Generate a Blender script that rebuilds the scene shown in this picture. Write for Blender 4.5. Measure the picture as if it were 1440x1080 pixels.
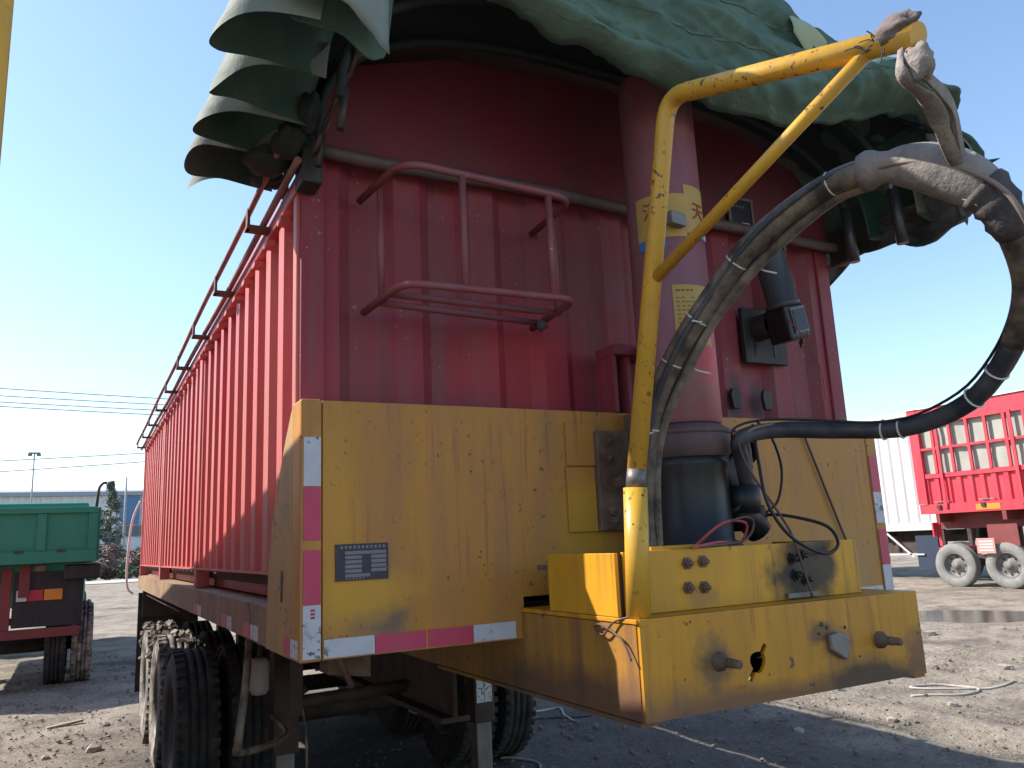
import bpy, bmesh, math, random
from mathutils import Vector, Matrix, noise
R = math.radians
random.seed(7)
for o in list(bpy.data.objects):
    bpy.data.objects.remove(o)
scene = bpy.context.scene
C = scene.collection
Z0 = 1.30                       # height of the trailer's yellow headboard bottom above ground

# ------------------------------------------------------------------ camera
cam_d = bpy.data.cameras.new('camera'); cam = bpy.data.objects.new('camera', cam_d); C.objects.link(cam)
cam_d.lens = 28.12; cam_d.sensor_width = 36; cam_d.clip_start = 0.05; cam_d.clip_end = 3000
def cam_basis(yaw, pit, rol):
    fw = Vector((math.sin(-yaw)*math.cos(pit), math.cos(yaw)*math.cos(pit), math.sin(pit)))
    r = Vector((math.cos(yaw), math.sin(yaw), 0)); u = r.cross(fw)
    r2 = r*math.cos(rol)+u*math.sin(rol); u2 = -r*math.sin(rol)+u*math.cos(rol)
    m = Matrix((r2, u2, -fw)).transposed().to_4x4()
    return m
m = cam_basis(R(-28.31), R(11.15), R(-2.62)); m.translation = (-1.802, -2.341, 1.603)
cam.matrix_world = m
scene.camera = cam

# ------------------------------------------------------------------ world, sun, exposure
SUN = Vector((-1.0, 0.725, 1.08)).normalized()
elev = math.asin(SUN.z)
w = bpy.data.worlds.new('World'); scene.world = w; w.use_nodes = True
nt = w.node_tree; nt.nodes.clear()
sky = nt.nodes.new('ShaderNodeTexSky'); sky.sky_type = 'NISHITA'; sky.sun_disc = False
sky.sun_elevation = elev; sky.sun_rotation = math.atan2(SUN.x, SUN.y)
sky.air_density = 1.25; sky.dust_density = 0.6; sky.ozone_density = 3.0; sky.altitude = 50
bg = nt.nodes.new('ShaderNodeBackground'); bg.inputs[1].default_value = 0.145
wo = nt.nodes.new('ShaderNodeOutputWorld')
nt.links.new(sky.outputs[0], bg.inputs[0]); nt.links.new(bg.outputs[0], wo.inputs[0])
sl = bpy.data.lights.new('sun', 'SUN'); sl.energy = 5.0; sl.angle = R(0.5); sl.color = (1, .95, .87)
so = bpy.data.objects.new('sun', sl); C.objects.link(so); so.location = (-10, 5, 20)
so.rotation_euler = SUN.to_track_quat('Z', 'Y').to_euler()
scene.view_settings.view_transform = 'Standard'; scene.view_settings.look = 'None'
scene.view_settings.exposure = 0.82; scene.view_settings.gamma = 1
scene.view_settings.use_curve_mapping = False

# ------------------------------------------------------------------ materials
MATS = {}
def ramp(n, a, b, c0=(0,0,0,1), c1=(1,1,1,1)):
    r = n.new('ShaderNodeValToRGB'); e = r.color_ramp.elements
    e[0].position = a; e[0].color = c0; e[1].position = b; e[1].color = c1
    return r
def mat(name, col, rough=.6, metal=0.0, var=.25, varscale=3.0, dirt=None, dirt_amt=.35, dirt_scale=(5,5,.7),
        chip=None, chip_scale=28, chip_thr=.68, stains=(), bump=.15, bump_scale=60, back=None, spec=.4, trans=0, runs=None, runs_amt=.5, runs_thr=.60):
    if name in MATS: return MATS[name]
    M = bpy.data.materials.new(name); M.use_nodes = True; MATS[name] = M
    t = M.node_tree; n = t.nodes; L = t.links
    b = n['Principled BSDF']; b.inputs['Roughness'].default_value = rough; b.inputs['Metallic'].default_value = metal
    b.inputs['Specular IOR Level'].default_value = spec
    tc = n.new('ShaderNodeTexCoord'); co = tc.outputs['Object']
    def nz(scale, detail=4, vec=None, rough_=.6):
        x = n.new('ShaderNodeTexNoise'); x.inputs['Scale'].default_value = scale; x.inputs['Detail'].default_value = detail
        x.inputs['Roughness'].default_value = rough_
        L.new(vec or co, x.inputs['Vector']); return x.outputs['Fac']
    def mix(fac, a, bb):
        x = n.new('ShaderNodeMix'); x.data_type = 'RGBA'
        if isinstance(fac, float): x.inputs[0].default_value = fac
        else: L.new(fac, x.inputs[0])
        for i, v in ((6, a), (7, bb)):
            if isinstance(v, tuple): x.inputs[i].default_value = (*v[:3], 1)
            else: L.new(v, x.inputs[i])
        return x.outputs[2]
    def mul(a, k):
        x = n.new('ShaderNodeMath'); x.operation = 'MULTIPLY'; L.new(a, x.inputs[0])
        if isinstance(k, (int, float)): x.inputs[1].default_value = k
        else: L.new(k, x.inputs[1])
        return x.outputs[0]
    base = col
    if back is not None:
        g = n.new('ShaderNodeNewGeometry'); base = mix(g.outputs['Backfacing'], col, back)
    f = ramp(n, .3, .7); L.new(nz(varscale, 5), f.inputs[0])
    dark = tuple(c*(1-var) for c in col)
    if back is None: c = mix(f.outputs[0], dark, col)
    else: c = mix(mul(f.outputs[0], var), base, (.30,.29,.26))
    rgh = None
    if dirt is not None:
        mp = n.new('ShaderNodeMapping'); mp.inputs['Scale'].default_value = dirt_scale; L.new(co, mp.inputs[0])
        f2 = ramp(n, .38, .72); L.new(nz(2.2, 6, mp.outputs[0], .65), f2.inputs[0])
        c = mix(mul(f2.outputs[0], dirt_amt), c, dirt)
    if chip is not None:
        f3 = ramp(n, chip_thr, chip_thr+.035); L.new(nz(chip_scale, 3, None, .55), f3.inputs[0])
        f4 = ramp(n, .46, .58); L.new(nz(chip_scale*.12, 3), f4.inputs[0])
        c = mix(mul(f3.outputs[0], f4.outputs[0]), c, chip)
    if runs is not None:                      # thin rust and dirt runs trickling down
        mp = n.new('ShaderNodeMapping'); mp.inputs['Scale'].default_value = (26, 26, 1.1); L.new(co, mp.inputs[0])
        f8 = ramp(n, runs_thr, runs_thr+.12); L.new(nz(1.6, 4, mp.outputs[0], .6), f8.inputs[0])
        f9 = ramp(n, .42, .60); L.new(nz(2.3, 4), f9.inputs[0])
        c = mix(mul(mul(f8.outputs[0], f9.outputs[0]), runs_amt), c, runs)
    for (sx, sy, sz, rx, rz, scol, amt) in stains:
        mp = n.new('ShaderNodeMapping'); mp.vector_type = 'TEXTURE'
        mp.inputs['Location'].default_value = (sx, sy, sz); mp.inputs['Scale'].default_value = (rx*1.5, 2.2*max(rx, rz), rz*1.5)
        L.new(co, mp.inputs[0])
        ln = n.new('ShaderNodeVectorMath'); ln.operation = 'LENGTH'; L.new(mp.outputs[0], ln.inputs[0])
        ad = n.new('ShaderNodeMath'); ad.operation = 'ADD'; L.new(ln.outputs['Value'], ad.inputs[0])
        L.new(mul(nz(1.1/max(rx, rz)*.9, 6, None, .7), 1.3), ad.inputs[1])
        f5 = ramp(n, .53, .80, (1,1,1,1), (0,0,0,1)); L.new(mul(ad.outputs[0], .5), f5.inputs[0])
        c = mix(mul(f5.outputs[0], amt), c, scol)
    if isinstance(c, tuple): b.inputs['Base Color'].default_value = (*c, 1)
    else: L.new(c, b.inputs['Base Color'])
    if bump:
        bp = n.new('ShaderNodeBump'); bp.inputs['Strength'].default_value = bump; bp.inputs['Distance'].default_value = .01
        L.new(nz(bump_scale, 4), bp.inputs['Height']); L.new(bp.outputs[0], b.inputs['Normal'])
    if rough > .3:
        rr = n.new('ShaderNodeMapRange'); L.new(nz(varscale*4, 4), rr.inputs[0])
        rr.inputs[3].default_value = max(.1, rough-.15); rr.inputs[4].default_value = min(1, rough+.15)
        L.new(rr.outputs[0], b.inputs['Roughness'])
    if trans:
        tl = n.new('ShaderNodeBsdfTranslucent'); ms = n.new('ShaderNodeMixShader'); ms.inputs[0].default_value = trans
        if isinstance(c, tuple): tl.inputs[0].default_value = (*c, 1)
        else: L.new(c, tl.inputs[0])
        L.new(b.outputs[0], ms.inputs[1]); L.new(tl.outputs[0], ms.inputs[2])
        L.new(ms.outputs[0], n['Material Output'].inputs['Surface'])
    return M

RUST = (.10, .045, .025); GRIME = (.05, .04, .035); DUST = (.30, .26, .21); GREASE = (.012, .012, .014)
YEL = (.60, .272, .014)
yellow_board = mat('yellow_headboard_paint', (.54, .238, .034), .5, var=.18, varscale=2.2, dirt=(.31,.15,.075), dirt_amt=.75, dirt_scale=(4,4,.7),
    chip=(.13,.055,.03), chip_scale=46, chip_thr=.625, bump=.08, runs=(.24,.10,.045), runs_amt=.7, runs_thr=.55,
    stains=[(-.99,0,Z0+.10,.05,.05,(.10,.08,.07),.75), (-1.04,0,Z0+.08,.09,.10,(.22,.15,.09),.5), (-1.07,0,Z0+.17,.13,.07,(.66,.34,.02),.7),
            (-1.15,0,Z0+.42,.06,.30,(.62,.30,.025),.5), (-.30,0,Z0+.25,.12,.25,(.60,.32,.015),.6), (.95,0,Z0+.15,.2,.15,(.40,.24,.10),.5)])
yellow_side = mat('yellow_gusset_paint', (.54, .31, .09), .6, var=.2, dirt=(.27,.19,.13), dirt_amt=.8, dirt_scale=(4,4,1.2), chip=(.12,.07,.05), chip_scale=45, chip_thr=.60, bump=.1)
yellow_beam = mat('yellow_beam_paint', YEL, .42, var=.1, dirt=(.33,.14,.03), dirt_amt=.65, dirt_scale=(7,7,.6), chip=(.07,.04,.03), chip_scale=30, chip_thr=.66, bump=.06, runs=(.22,.09,.03), runs_amt=.75, runs_thr=.54,
    stains=[(-.31,-.63,Z0-.035,.055,.06,(.10,.07,.05),.8), (.17,-.63,Z0-.03,.06,.05,(.16,.10,.08),.6), (.33,-.63,Z0-.155,.24,.06,(.03,.026,.028),.92),
            (-.20,-.63,Z0-.17,.40,.05,(.12,.06,.04),.8), (.52,-.63,Z0-.09,.06,.06,(.09,.05,.05),.7), (-.544,-.45,Z0-.15,.3,.08,(.16,.08,.05),.7), (.10,-.63,Z0+.01,.05,.03,(.08,.05,.04),.8)])
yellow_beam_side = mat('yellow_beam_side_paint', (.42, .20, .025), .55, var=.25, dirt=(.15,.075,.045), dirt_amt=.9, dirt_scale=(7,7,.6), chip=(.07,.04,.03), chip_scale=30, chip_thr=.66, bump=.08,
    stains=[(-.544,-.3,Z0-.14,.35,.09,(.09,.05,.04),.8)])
yellow_block = mat('yellow_block_paint', (.65, .315, .013), .42, var=.1, dirt=(.38,.19,.04), dirt_amt=.6, dirt_scale=(6,6,.8), chip=(.07,.04,.03), chip_scale=26, chip_thr=.66, bump=.05, runs=(.25,.11,.03), runs_amt=.65, runs_thr=.56,
    stains=[(.14,-.53,Z0+.165,.115,.085,GREASE,.97), (.24,-.53,Z0+.185,.055,.09,(.03,.02,.018),.95), (.17,-.53,Z0+.24,.10,.03,(.05,.03,.03),.8), (-.25,-.53,Z0+.13,.05,.03,(.30,.16,.06),.6)])
yellow_pole = mat('yellow_pole_paint', (.68, .37, .03), .42, var=.15, varscale=6, dirt=(.46,.24,.08), dirt_amt=.6, dirt_scale=(12,12,3), chip=(.12,.06,.035), chip_scale=55, chip_thr=.60, bump=.05)
yellow_rail = mat('yellow_rail_paint', (.40, .24, .11), .7, var=.35, dirt=(.16,.11,.10), dirt_amt=.95, dirt_scale=(3,5,.5), chip=(.09,.06,.05), chip_scale=9, chip_thr=.55, bump=.12)
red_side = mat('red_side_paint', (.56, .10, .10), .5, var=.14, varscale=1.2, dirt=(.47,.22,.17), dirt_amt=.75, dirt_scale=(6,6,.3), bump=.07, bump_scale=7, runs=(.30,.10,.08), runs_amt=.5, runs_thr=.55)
red_front_shaded = mat('red_front_shaded_paint', (.32, .038, .062), .6, var=.28, varscale=1.6, dirt=(.19,.085,.085), dirt_amt=.75, dirt_scale=(7,7,.4), bump=.08, bump_scale=9, runs=(.11,.045,.05), runs_amt=.6, runs_thr=.54, chip=(.30,.20,.19), chip_scale=50, chip_thr=.66,  # body red made darker and cooler, the front's shade is in the colour
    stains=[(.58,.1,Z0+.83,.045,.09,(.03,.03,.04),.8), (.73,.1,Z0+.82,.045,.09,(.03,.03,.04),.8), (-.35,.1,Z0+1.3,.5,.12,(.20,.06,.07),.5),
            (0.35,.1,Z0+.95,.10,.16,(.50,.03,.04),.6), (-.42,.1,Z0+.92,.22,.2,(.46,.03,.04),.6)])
red_gable_shaded = mat('red_gable_shaded_paint', (.20, .028, .045), .6, var=.3, varscale=1.5, dirt=(.10,.05,.06), dirt_amt=.6, dirt_scale=(2,2,.8), bump=.06)  # same red darkened again, painting in the shade below the tarp overhang
red_tube = mat('red_cage_paint', (.30, .075, .09), .55, var=.3, varscale=8, dirt=(.17,.10,.10), dirt_amt=.75, dirt_scale=(9,9,5), chip=(.45,.36,.35), chip_scale=20, chip_thr=.69, bump=.06)
cyl_red = mat('cylinder_dusty_red', (.29, .085, .105), .5, var=.25, varscale=2.5, dirt=(.25,.15,.14), dirt_amt=.7, dirt_scale=(4,4,1.2), chip=(.20,.06,.06), chip_scale=30, chip_thr=.68, bump=.05,
    stains=[(.06,-.41,Z0+.93,.10,.16,(.56,.03,.05),.85), (.10,-.36,Z0+.72,.12,.12,(.36,.09,.08),.6)])
steel_dark = mat('dark_steel', (.045, .042, .045), .55, metal=.3, var=.4, dirt=(.12,.10,.09), dirt_amt=.5, bump=.1)
steel_rusty = mat('rusty_steel', (.16, .085, .055), .75, var=.5, varscale=14, dirt=(.26,.20,.16), dirt_amt=.5, dirt_scale=(6,6,4), bump=.3)
steel_grey = mat('grey_steel', (.24, .22, .21), .5, metal=.4, var=.35, varscale=9, dirt=(.12,.08,.06), dirt_amt=.5, bump=.1)
pipe_grey = mat('grey_brown_pipe', (.12, .085, .085), .55, var=.3, varscale=9, dirt=(.22,.16,.15), dirt_amt=.5, bump=.08)
rail_tube = mat('rail_tube_paint', (.42, .20, .17), .6, var=.3, varscale=7, dirt=(.12,.07,.06), dirt_amt=.7, dirt_scale=(6,1.5,6), bump=.08)
black_cap = mat('black_paint', (.014, .014, .017), .42, var=.3, dirt=(.06,.055,.05), dirt_amt=.35, bump=.05)
chassis = mat('chassis_brown', (.055, .032, .028), .75, var=.4, dirt=(.10,.075,.06), dirt_amt=.6, dirt_scale=(3,3,2), bump=.2)
rubber = mat('tyre_rubber', (.022, .022, .024), .85, var=.3, dirt=(.10,.085,.075), dirt_amt=.6, dirt_scale=(4,4,4), bump=.5, bump_scale=40)
mud_rubber = mat('muddy_tyre', (.05, .045, .04), .95, var=.3, dirt=(.42,.36,.30), dirt_amt=1.0, dirt_scale=(5,5,5), bump=.8, bump_scale=45)
grey_tyre = mat('dusty_grey_tyre', (.20, .19, .175), .95, var=.25, varscale=5, dirt=(.30,.28,.25), dirt_amt=.5, dirt_scale=(3,3,3), bump=.3)
rim_pale = mat('pale_rim', (.19,.175,.165), .6, var=.3, dirt=(.15,.12,.10), dirt_amt=.5)
rim_mat = mat('wheel_rim', (.17, .16, .15), .6, metal=.3, var=.4, dirt=(.09,.07,.06), dirt_amt=.6, bump=.1)
hose_mat = mat('dusty_hose', (.055, .045, .04), .6, var=.3, varscale=8, dirt=(.36,.28,.21), dirt_amt=.75, dirt_scale=(5,5,5), bump=.12)
hose_blue = mat('blue_black_hose', (.03, .036, .05), .45, var=.3, varscale=8, dirt=(.16,.15,.15), dirt_amt=.5, dirt_scale=(5,5,5), bump=.06)
wrap_mat = mat('dusty_wrap_cloth', (.22, .20, .19), .85, var=.35, varscale=12, dirt=(.34,.29,.25), dirt_amt=.7, dirt_scale=(6,6,6), bump=.5, bump_scale=55)
cloth_mat = mat('knotted_grey_cloth', (.34, .29, .25), .9, var=.35, varscale=14, dirt=(.10,.09,.09), dirt_amt=.6, dirt_scale=(9,9,9), bump=.6, bump_scale=70)
tie_mat = mat('cable_tie_white', (.62, .60, .56), .4, var=.1, bump=0)
wire_black = mat('black_wire', (.02, .02, .022), .45, var=.2, bump=0)
wire_red = mat('red_wire', (.45, .07, .08), .5, var=.2, bump=0)
wire_brown = mat('brown_wire', (.12, .07, .055), .6, var=.3, bump=0)
tape_white = mat('white_reflective_tape', (.55, .56, .60), .4, var=.18, varscale=14, chip=(.12,.09,.08), chip_scale=60, chip_thr=.56, bump=.04)
tape_red = mat('red_reflective_tape', (.55, .045, .115), .4, var=.15, varscale=8, dirt=(.45,.10,.12), dirt_amt=.4, chip=(.25,.12,.06), chip_scale=50, chip_thr=.72, bump=.04)
plate_black = mat('nameplate_black', (.035, .03, .05), .4, var=.3, varscale=20, chip=(.30,.26,.22), chip_scale=90, chip_thr=.66, bump=.03)
plate_cell = mat('nameplate_cell', (.21, .20, .23), .4, var=.25, varscale=30, bump=0)
label_yellow = mat('label_yellow', (.50, .31, .07), .55, var=.2, varscale=10, dirt=(.40,.26,.10), dirt_amt=.5, bump=.05)
label_red = mat('label_print_red', (.30, .035, .025), .6, var=.2, bump=0)
label_brown = mat('label_print_brown', (.22, .11, .03), .6, var=.2, bump=0)
label_blue = mat('label_blue', (.05, .17, .42), .5, var=.2, bump=0)
label_white = mat('label_white', (.75, .75, .75), .5, var=.1, bump=0)
tarp_fold = mat('tarp_fold_cloth', (.125, .145, .11), .8, var=.2, varscale=4, back=(.018, .065, .048), bump=.25, bump_scale=30, dirt=(.16,.16,.14), dirt_amt=.25)  # back: the cloth's own green, deepened to paint the shade inside the loops
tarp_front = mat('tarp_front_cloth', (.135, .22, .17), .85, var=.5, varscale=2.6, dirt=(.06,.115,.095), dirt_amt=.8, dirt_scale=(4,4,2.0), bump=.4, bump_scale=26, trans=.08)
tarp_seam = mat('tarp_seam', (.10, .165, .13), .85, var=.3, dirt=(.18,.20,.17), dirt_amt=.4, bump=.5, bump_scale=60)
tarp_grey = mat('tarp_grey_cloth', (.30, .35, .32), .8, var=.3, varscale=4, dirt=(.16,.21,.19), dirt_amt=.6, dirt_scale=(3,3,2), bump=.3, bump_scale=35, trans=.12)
tarp_under = mat('tarp_underside_shade', (.035, .05, .05), .9, var=.3, varscale=4, bump=.2)  # near-black colour paints in the darkness beneath the folded roof
tarp_dark = mat('tarp_dark_cloth', (.07, .07, .075), .85, var=.4, varscale=5, dirt=(.20,.18,.16), dirt_amt=.6, dirt_scale=(4,4,4), bump=.5, bump_scale=40)
green_paint = mat('green_truck_paint', (.02, .20, .115), .5, var=.15, dirt=(.06,.20,.14), dirt_amt=.4, dirt_scale=(2,2,.6), bump=.04)
dull_red = mat('dull_red_chassis', (.22, .035, .035), .65, var=.3, dirt=(.10,.06,.05), dirt_amt=.5, bump=.1)
lamp_red = mat('lamp_red', (.45, .03, .05), .3, var=.1, bump=0)
lamp_orange = mat('lamp_orange', (.65, .22, .03), .3, var=.1, bump=0)
lamp_white = mat('lamp_white', (.6, .55, .55), .3, var=.1, bump=0)
bright_red = mat('bright_red_paint', (.58, .03, .055), .45, var=.12, dirt=(.45,.10,.10), dirt_amt=.35, dirt_scale=(3,3,.6), bump=.03)
white_paint = mat('white_paint', (.52, .525, .54), .5, var=.06, dirt=(.43,.43,.42), dirt_amt=.5, dirt_scale=(3,3,.4), bump=.03)
cream_tarp = mat('cream_tarp', (.36, .36, .315), .8, var=.2, varscale=2, dirt=(.27,.27,.235), dirt_amt=.5, dirt_scale=(4,4,.8), bump=.3, bump_scale=12)
shed_wall = mat('shed_cladding', (.60, .63, .65), .7, var=.06, dirt=(.42,.46,.48), dirt_amt=.3, dirt_scale=(.5,.5,.1), bump=0)
shed_roof = mat('shed_roof', (.30, .34, .38), .7, var=.1, bump=0)
shed_glass = mat('shed_glass', (.10, .13, .16), .25, var=.2, bump=0)
shed_blue = mat('shed_blue', (.10, .20, .36), .6, var=.1, bump=0)
concrete = mat('concrete_pole', (.33, .33, .32), .8, var=.15, bump=.1)
bark = mat('bark', (.09, .065, .045), .9, var=.3, bump=.4)
leaf_grey = mat('grey_green_needles', (.15, .18, .14), .8, var=.4, varscale=.8, bump=0)
leaf_rust = mat('rust_brown_leaves', (.24, .16, .13), .8, var=.4, varscale=.8, bump=0)
leaf_green = mat('dull_green_leaves', (.13, .17, .09), .8, var=.4, varscale=.8, bump=0)
stone_mat = mat('pale_stone', (.36, .32, .27), .9, var=.3, varscale=9, bump=.4)
clod_mat = mat('dirt_clods', (.22, .18, .14), .95, var=.4, varscale=6, bump=.4)

def ground_material():
    M = bpy.data.materials.new('dirt_ground'); M.use_nodes = True; t = M.node_tree; n = t.nodes; L = t.links
    b = n['Principled BSDF']; b.inputs['Specular IOR Level'].default_value = .25
    tc = n.new('ShaderNodeTexCoord'); co = tc.outputs['Object']
    def nz(s, d=6, r=.62):
        x = n.new('ShaderNodeTexNoise'); x.inputs['Scale'].default_value = s; x.inputs['Detail'].default_value = d; x.inputs['Roughness'].default_value = r
        L.new(co, x.inputs['Vector']); return x.outputs['Fac']
    def mix(f, a, c):
        x = n.new('ShaderNodeMix'); x.data_type = 'RGBA'; L.new(f, x.inputs[0])
        for i, v in ((6, a), (7, c)):
            if isinstance(v, tuple): x.inputs[i].default_value = (*v, 1)
            else: L.new(v, x.inputs[i])
        return x.outputs[2]
    f1 = ramp(n, .35, .68); L.new(nz(.35), f1.inputs[0])
    c = mix(f1.outputs[0], (.275, .23, .18), (.39, .33, .26))
    f2 = ramp(n, .44, .66); L.new(nz(1.7, 8), f2.inputs[0]); c = mix(f2.outputs[0], c, (.14, .112, .086))
    f7 = ramp(n, .52, .66); L.new(nz(7, 7), f7.inputs[0]); c = mix(f7.outputs[0], c, (.22, .18, .14))
    f3 = ramp(n, .5, .72); L.new(nz(26, 8, .7), f3.inputs[0]); c = mix(f3.outputs[0], c, (.50, .43, .345))
    f4 = ramp(n, .60, .70); L.new(nz(55, 5, .7), f4.inputs[0]); c = mix(f4.outputs[0], c, (.10, .085, .07))
    f10 = ramp(n, .54, .66); L.new(nz(.55, 7), f10.inputs[0]); c = mix(f10.outputs[0], c, (.12, .10, .082))
    # soil darkened in front of and under the trailer, its shade painted in
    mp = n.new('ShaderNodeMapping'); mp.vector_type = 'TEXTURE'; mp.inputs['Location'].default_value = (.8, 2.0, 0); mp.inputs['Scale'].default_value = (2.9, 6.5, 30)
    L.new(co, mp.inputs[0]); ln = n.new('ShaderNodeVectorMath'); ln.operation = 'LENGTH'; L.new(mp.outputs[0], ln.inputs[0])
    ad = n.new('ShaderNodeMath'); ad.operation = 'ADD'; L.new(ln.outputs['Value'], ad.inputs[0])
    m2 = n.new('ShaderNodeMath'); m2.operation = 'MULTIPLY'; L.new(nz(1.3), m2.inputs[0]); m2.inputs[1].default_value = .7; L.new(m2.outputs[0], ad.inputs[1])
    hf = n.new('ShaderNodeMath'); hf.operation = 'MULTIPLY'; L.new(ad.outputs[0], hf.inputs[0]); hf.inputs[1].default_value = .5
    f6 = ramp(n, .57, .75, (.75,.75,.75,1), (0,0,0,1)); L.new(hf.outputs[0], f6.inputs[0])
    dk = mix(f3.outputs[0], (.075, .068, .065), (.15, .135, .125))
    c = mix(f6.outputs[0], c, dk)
    L.new(c, b.inputs['Base Color']); b.inputs['Roughness'].default_value = .93
    h = n.new('ShaderNodeMath'); h.operation = 'ADD'; L.new(nz(16, 8, .7), h.inputs[0])
    hh = n.new('ShaderNodeMath'); hh.operation = 'MULTIPLY'; L.new(nz(70, 6, .7), hh.inputs[0]); hh.inputs[1].default_value = .5; L.new(hh.outputs[0], h.inputs[1])
    bp = n.new('ShaderNodeBump'); bp.inputs['Strength'].default_value = .9; bp.inputs['Distance'].default_value = .05
    L.new(h.outputs[0], bp.inputs['Height']); L.new(bp.outputs[0], b.inputs['Normal'])
    return M

# ------------------------------------------------------------------ mesh helpers
class MB:
    def __init__(s): s.v = []; s.f = []; s.sm = []
    def add(s, vs, fs, smooth=False):
        k = len(s.v); s.v.extend([tuple(p) for p in vs]); s.f.extend([tuple(i+k for i in f) for f in fs]); s.sm.extend([smooth]*len(fs)); return s
    def box(s, x0, x1, y0, y1, z0, z1):
        vs = [(x, y, z) for z in (z0, z1) for y in (y0, y1) for x in (x0, x1)]
        return s.add(vs, [(0,2,3,1), (4,5,7,6), (0,1,5,4), (2,6,7,3), (0,4,6,2), (1,3,7,5)])
    def obox(s, c, ax, ay, az):          # oriented box: centre, three half-axis vectors
        c = Vector(c); ax = Vector(ax); ay = Vector(ay); az = Vector(az)
        vs = [c+ax*i+ay*j+az*k for k in (-1,1) for j in (-1,1) for i in (-1,1)]
        return s.add(vs, [(0,2,3,1), (4,5,7,6), (0,1,5,4), (2,6,7,3), (0,4,6,2), (1,3,7,5)])
    def tube(s, pts, r, seg=10, caps=True):
        pts = [Vector(p) for p in pts]; n = len(pts); rs = r if isinstance(r, (list, tuple)) else [r]*n
        vs = []; fs = []; up = None
        for i, p in enumerate(pts):
            t = (pts[min(i+1, n-1)]-pts[max(i-1, 0)]).normalized()
            if up is None:
                up = Vector((0,0,1)) if abs(t.z) < .9 else Vector((1,0,0))
            a = (up-t*up.dot(t)); a = a.normalized() if a.length > 1e-6 else t.orthogonal().normalized()
            up = a; b = t.cross(a)
            for k in range(seg):
                an = 2*math.pi*k/seg; vs.append(p+(a*math.cos(an)+b*math.sin(an))*rs[i])
        for i in range(n-1):
            for k in range(seg):
                fs.append((i*seg+k, i*seg+(k+1)%seg, (i+1)*seg+(k+1)%seg, (i+1)*seg+k))
        s.add(vs, fs, True)
        if caps:
            k = len(s.v)-len(vs)
            s.f.append(tuple(k+i for i in reversed(range(seg)))); s.f.append(tuple(k+(n-1)*seg+i for i in range(seg))); s.sm.extend([False]*2)
        return s
    def prism(s, poly, axis, a, b):      # polygon in the two other axes, extruded along axis from a to b
        def P(q, d):
            if axis == 'x': return (d, q[0], q[1])
            if axis == 'y': return (q[0], d, q[1])
            return (q[0], q[1], d)
        n = len(poly); vs = [P(q, a) for q in poly]+[P(q, b) for q in poly]
        fs = [tuple(range(n)), tuple(reversed(range(n, 2*n)))]+[(i, (i+1)%n+0, (i+1)%n+n, i+n)[::-1] for i in range(n)]
        return s.add(vs, fs)
    def lathe(s, prof, c, axis='z', seg=32, a0=0, a1=2*math.pi, closed=True, smooth=True):
        c = Vector(c); vs = []; fs = []; n = len(prof); full = abs(a1-a0-2*math.pi) < 1e-6; m_ = seg if full else seg+1
        for i in range(m_):
            an = a0+(a1-a0)*i/seg
            for (r, h) in prof:
                ca, sa = r*math.cos(an), r*math.sin(an)
                p = (ca, sa, h) if axis == 'z' else ((h, ca, sa) if axis == 'x' else (ca, h, sa))
                vs.append(c+Vector(p))
        for i in range(seg):
            j = (i+1) % m_
            for k in range(n-1): fs.append((i*n+k, j*n+k, j*n+k+1, i*n+k+1))
        return s.add(vs, fs, smooth)
    def grid(s, fn, nu, nv, smooth=True):
        vs = [fn(i/(nu-1), j/(nv-1)) for i in range(nu) for j in range(nv)]
        fs = [(i*nv+j, (i+1)*nv+j, (i+1)*nv+j+1, i*nv+j+1) for i in range(nu-1) for j in range(nv-1)]
        return s.add(vs, fs, smooth)
    def mesh(s, name):
        me = bpy.data.meshes.new(name); me.from_pydata(s.v, [], s.f); me.polygons.foreach_set('use_smooth', s.sm); me.update(); return me
    def build(s, name, material, parent=None, bevel=0, fix=True, solid=0, label=None):
        me = s.mesh(name); me.materials.append(material)
        if fix or bevel:
            bm = bmesh.new(); bm.from_mesh(me)
            if fix: bmesh.ops.recalc_face_normals(bm, faces=bm.faces)
            bm.to_mesh(me); bm.free()
        o = bpy.data.objects.new(name, me); C.objects.link(o)
        if bevel:
            md = o.modifiers.new('bevel', 'BEVEL'); md.width = bevel; md.segments = 2; md.limit_method = 'ANGLE'; md.angle_limit = R(40)
        if solid:
            md = o.modifiers.new('solid', 'SOLIDIFY'); md.thickness = solid; md.offset = 0
        if parent: o.parent = parent
        if label: o['label'] = label
        return o
def tag(o, label, cat, group=None, kind=None):
    if label: o['label'] = label
    if cat: o['category'] = cat
    if group: o['group'] = group
    if kind: o['kind'] = kind
    return o
def empty(name, loc=(0,0,0), rz=0):
    o = bpy.data.objects.new(name, None); C.objects.link(o); o.location = loc; o.rotation_euler = (0,0,rz); o.empty_display_size = .3; return o
def copy_tree(o, parent=None):
    c = o.copy(); C.objects.link(c); c.parent = parent
    for ch in list(o.children): copy_tree(ch, c)
    return c
def spline(pts, n=8):
    P = [Vector(p) for p in pts]; out = []
    for i in range(len(P)-1):
        p0, p1, p2, p3 = P[max(i-1,0)], P[i], P[i+1], P[min(i+2,len(P)-1)]
        for k in range(n):
            t = k/n
            out.append(.5*((2*p1)+(-p0+p2)*t+(2*p0-5*p1+4*p2-p3)*t*t+(-p0+3*p1-3*p2+p3)*t**3))
    out.append(P[-1]); return out
def lerp_table(tab, x):
    if x <= tab[0][0]: return tab[0][1]
    for (a, b), (c, d) in zip(tab, tab[1:]):
        if x <= c:
            t = (x-a)/(c-a); t = t*t*(3-2*t); return b+(d-b)*t
    return tab[-1][1]
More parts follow.
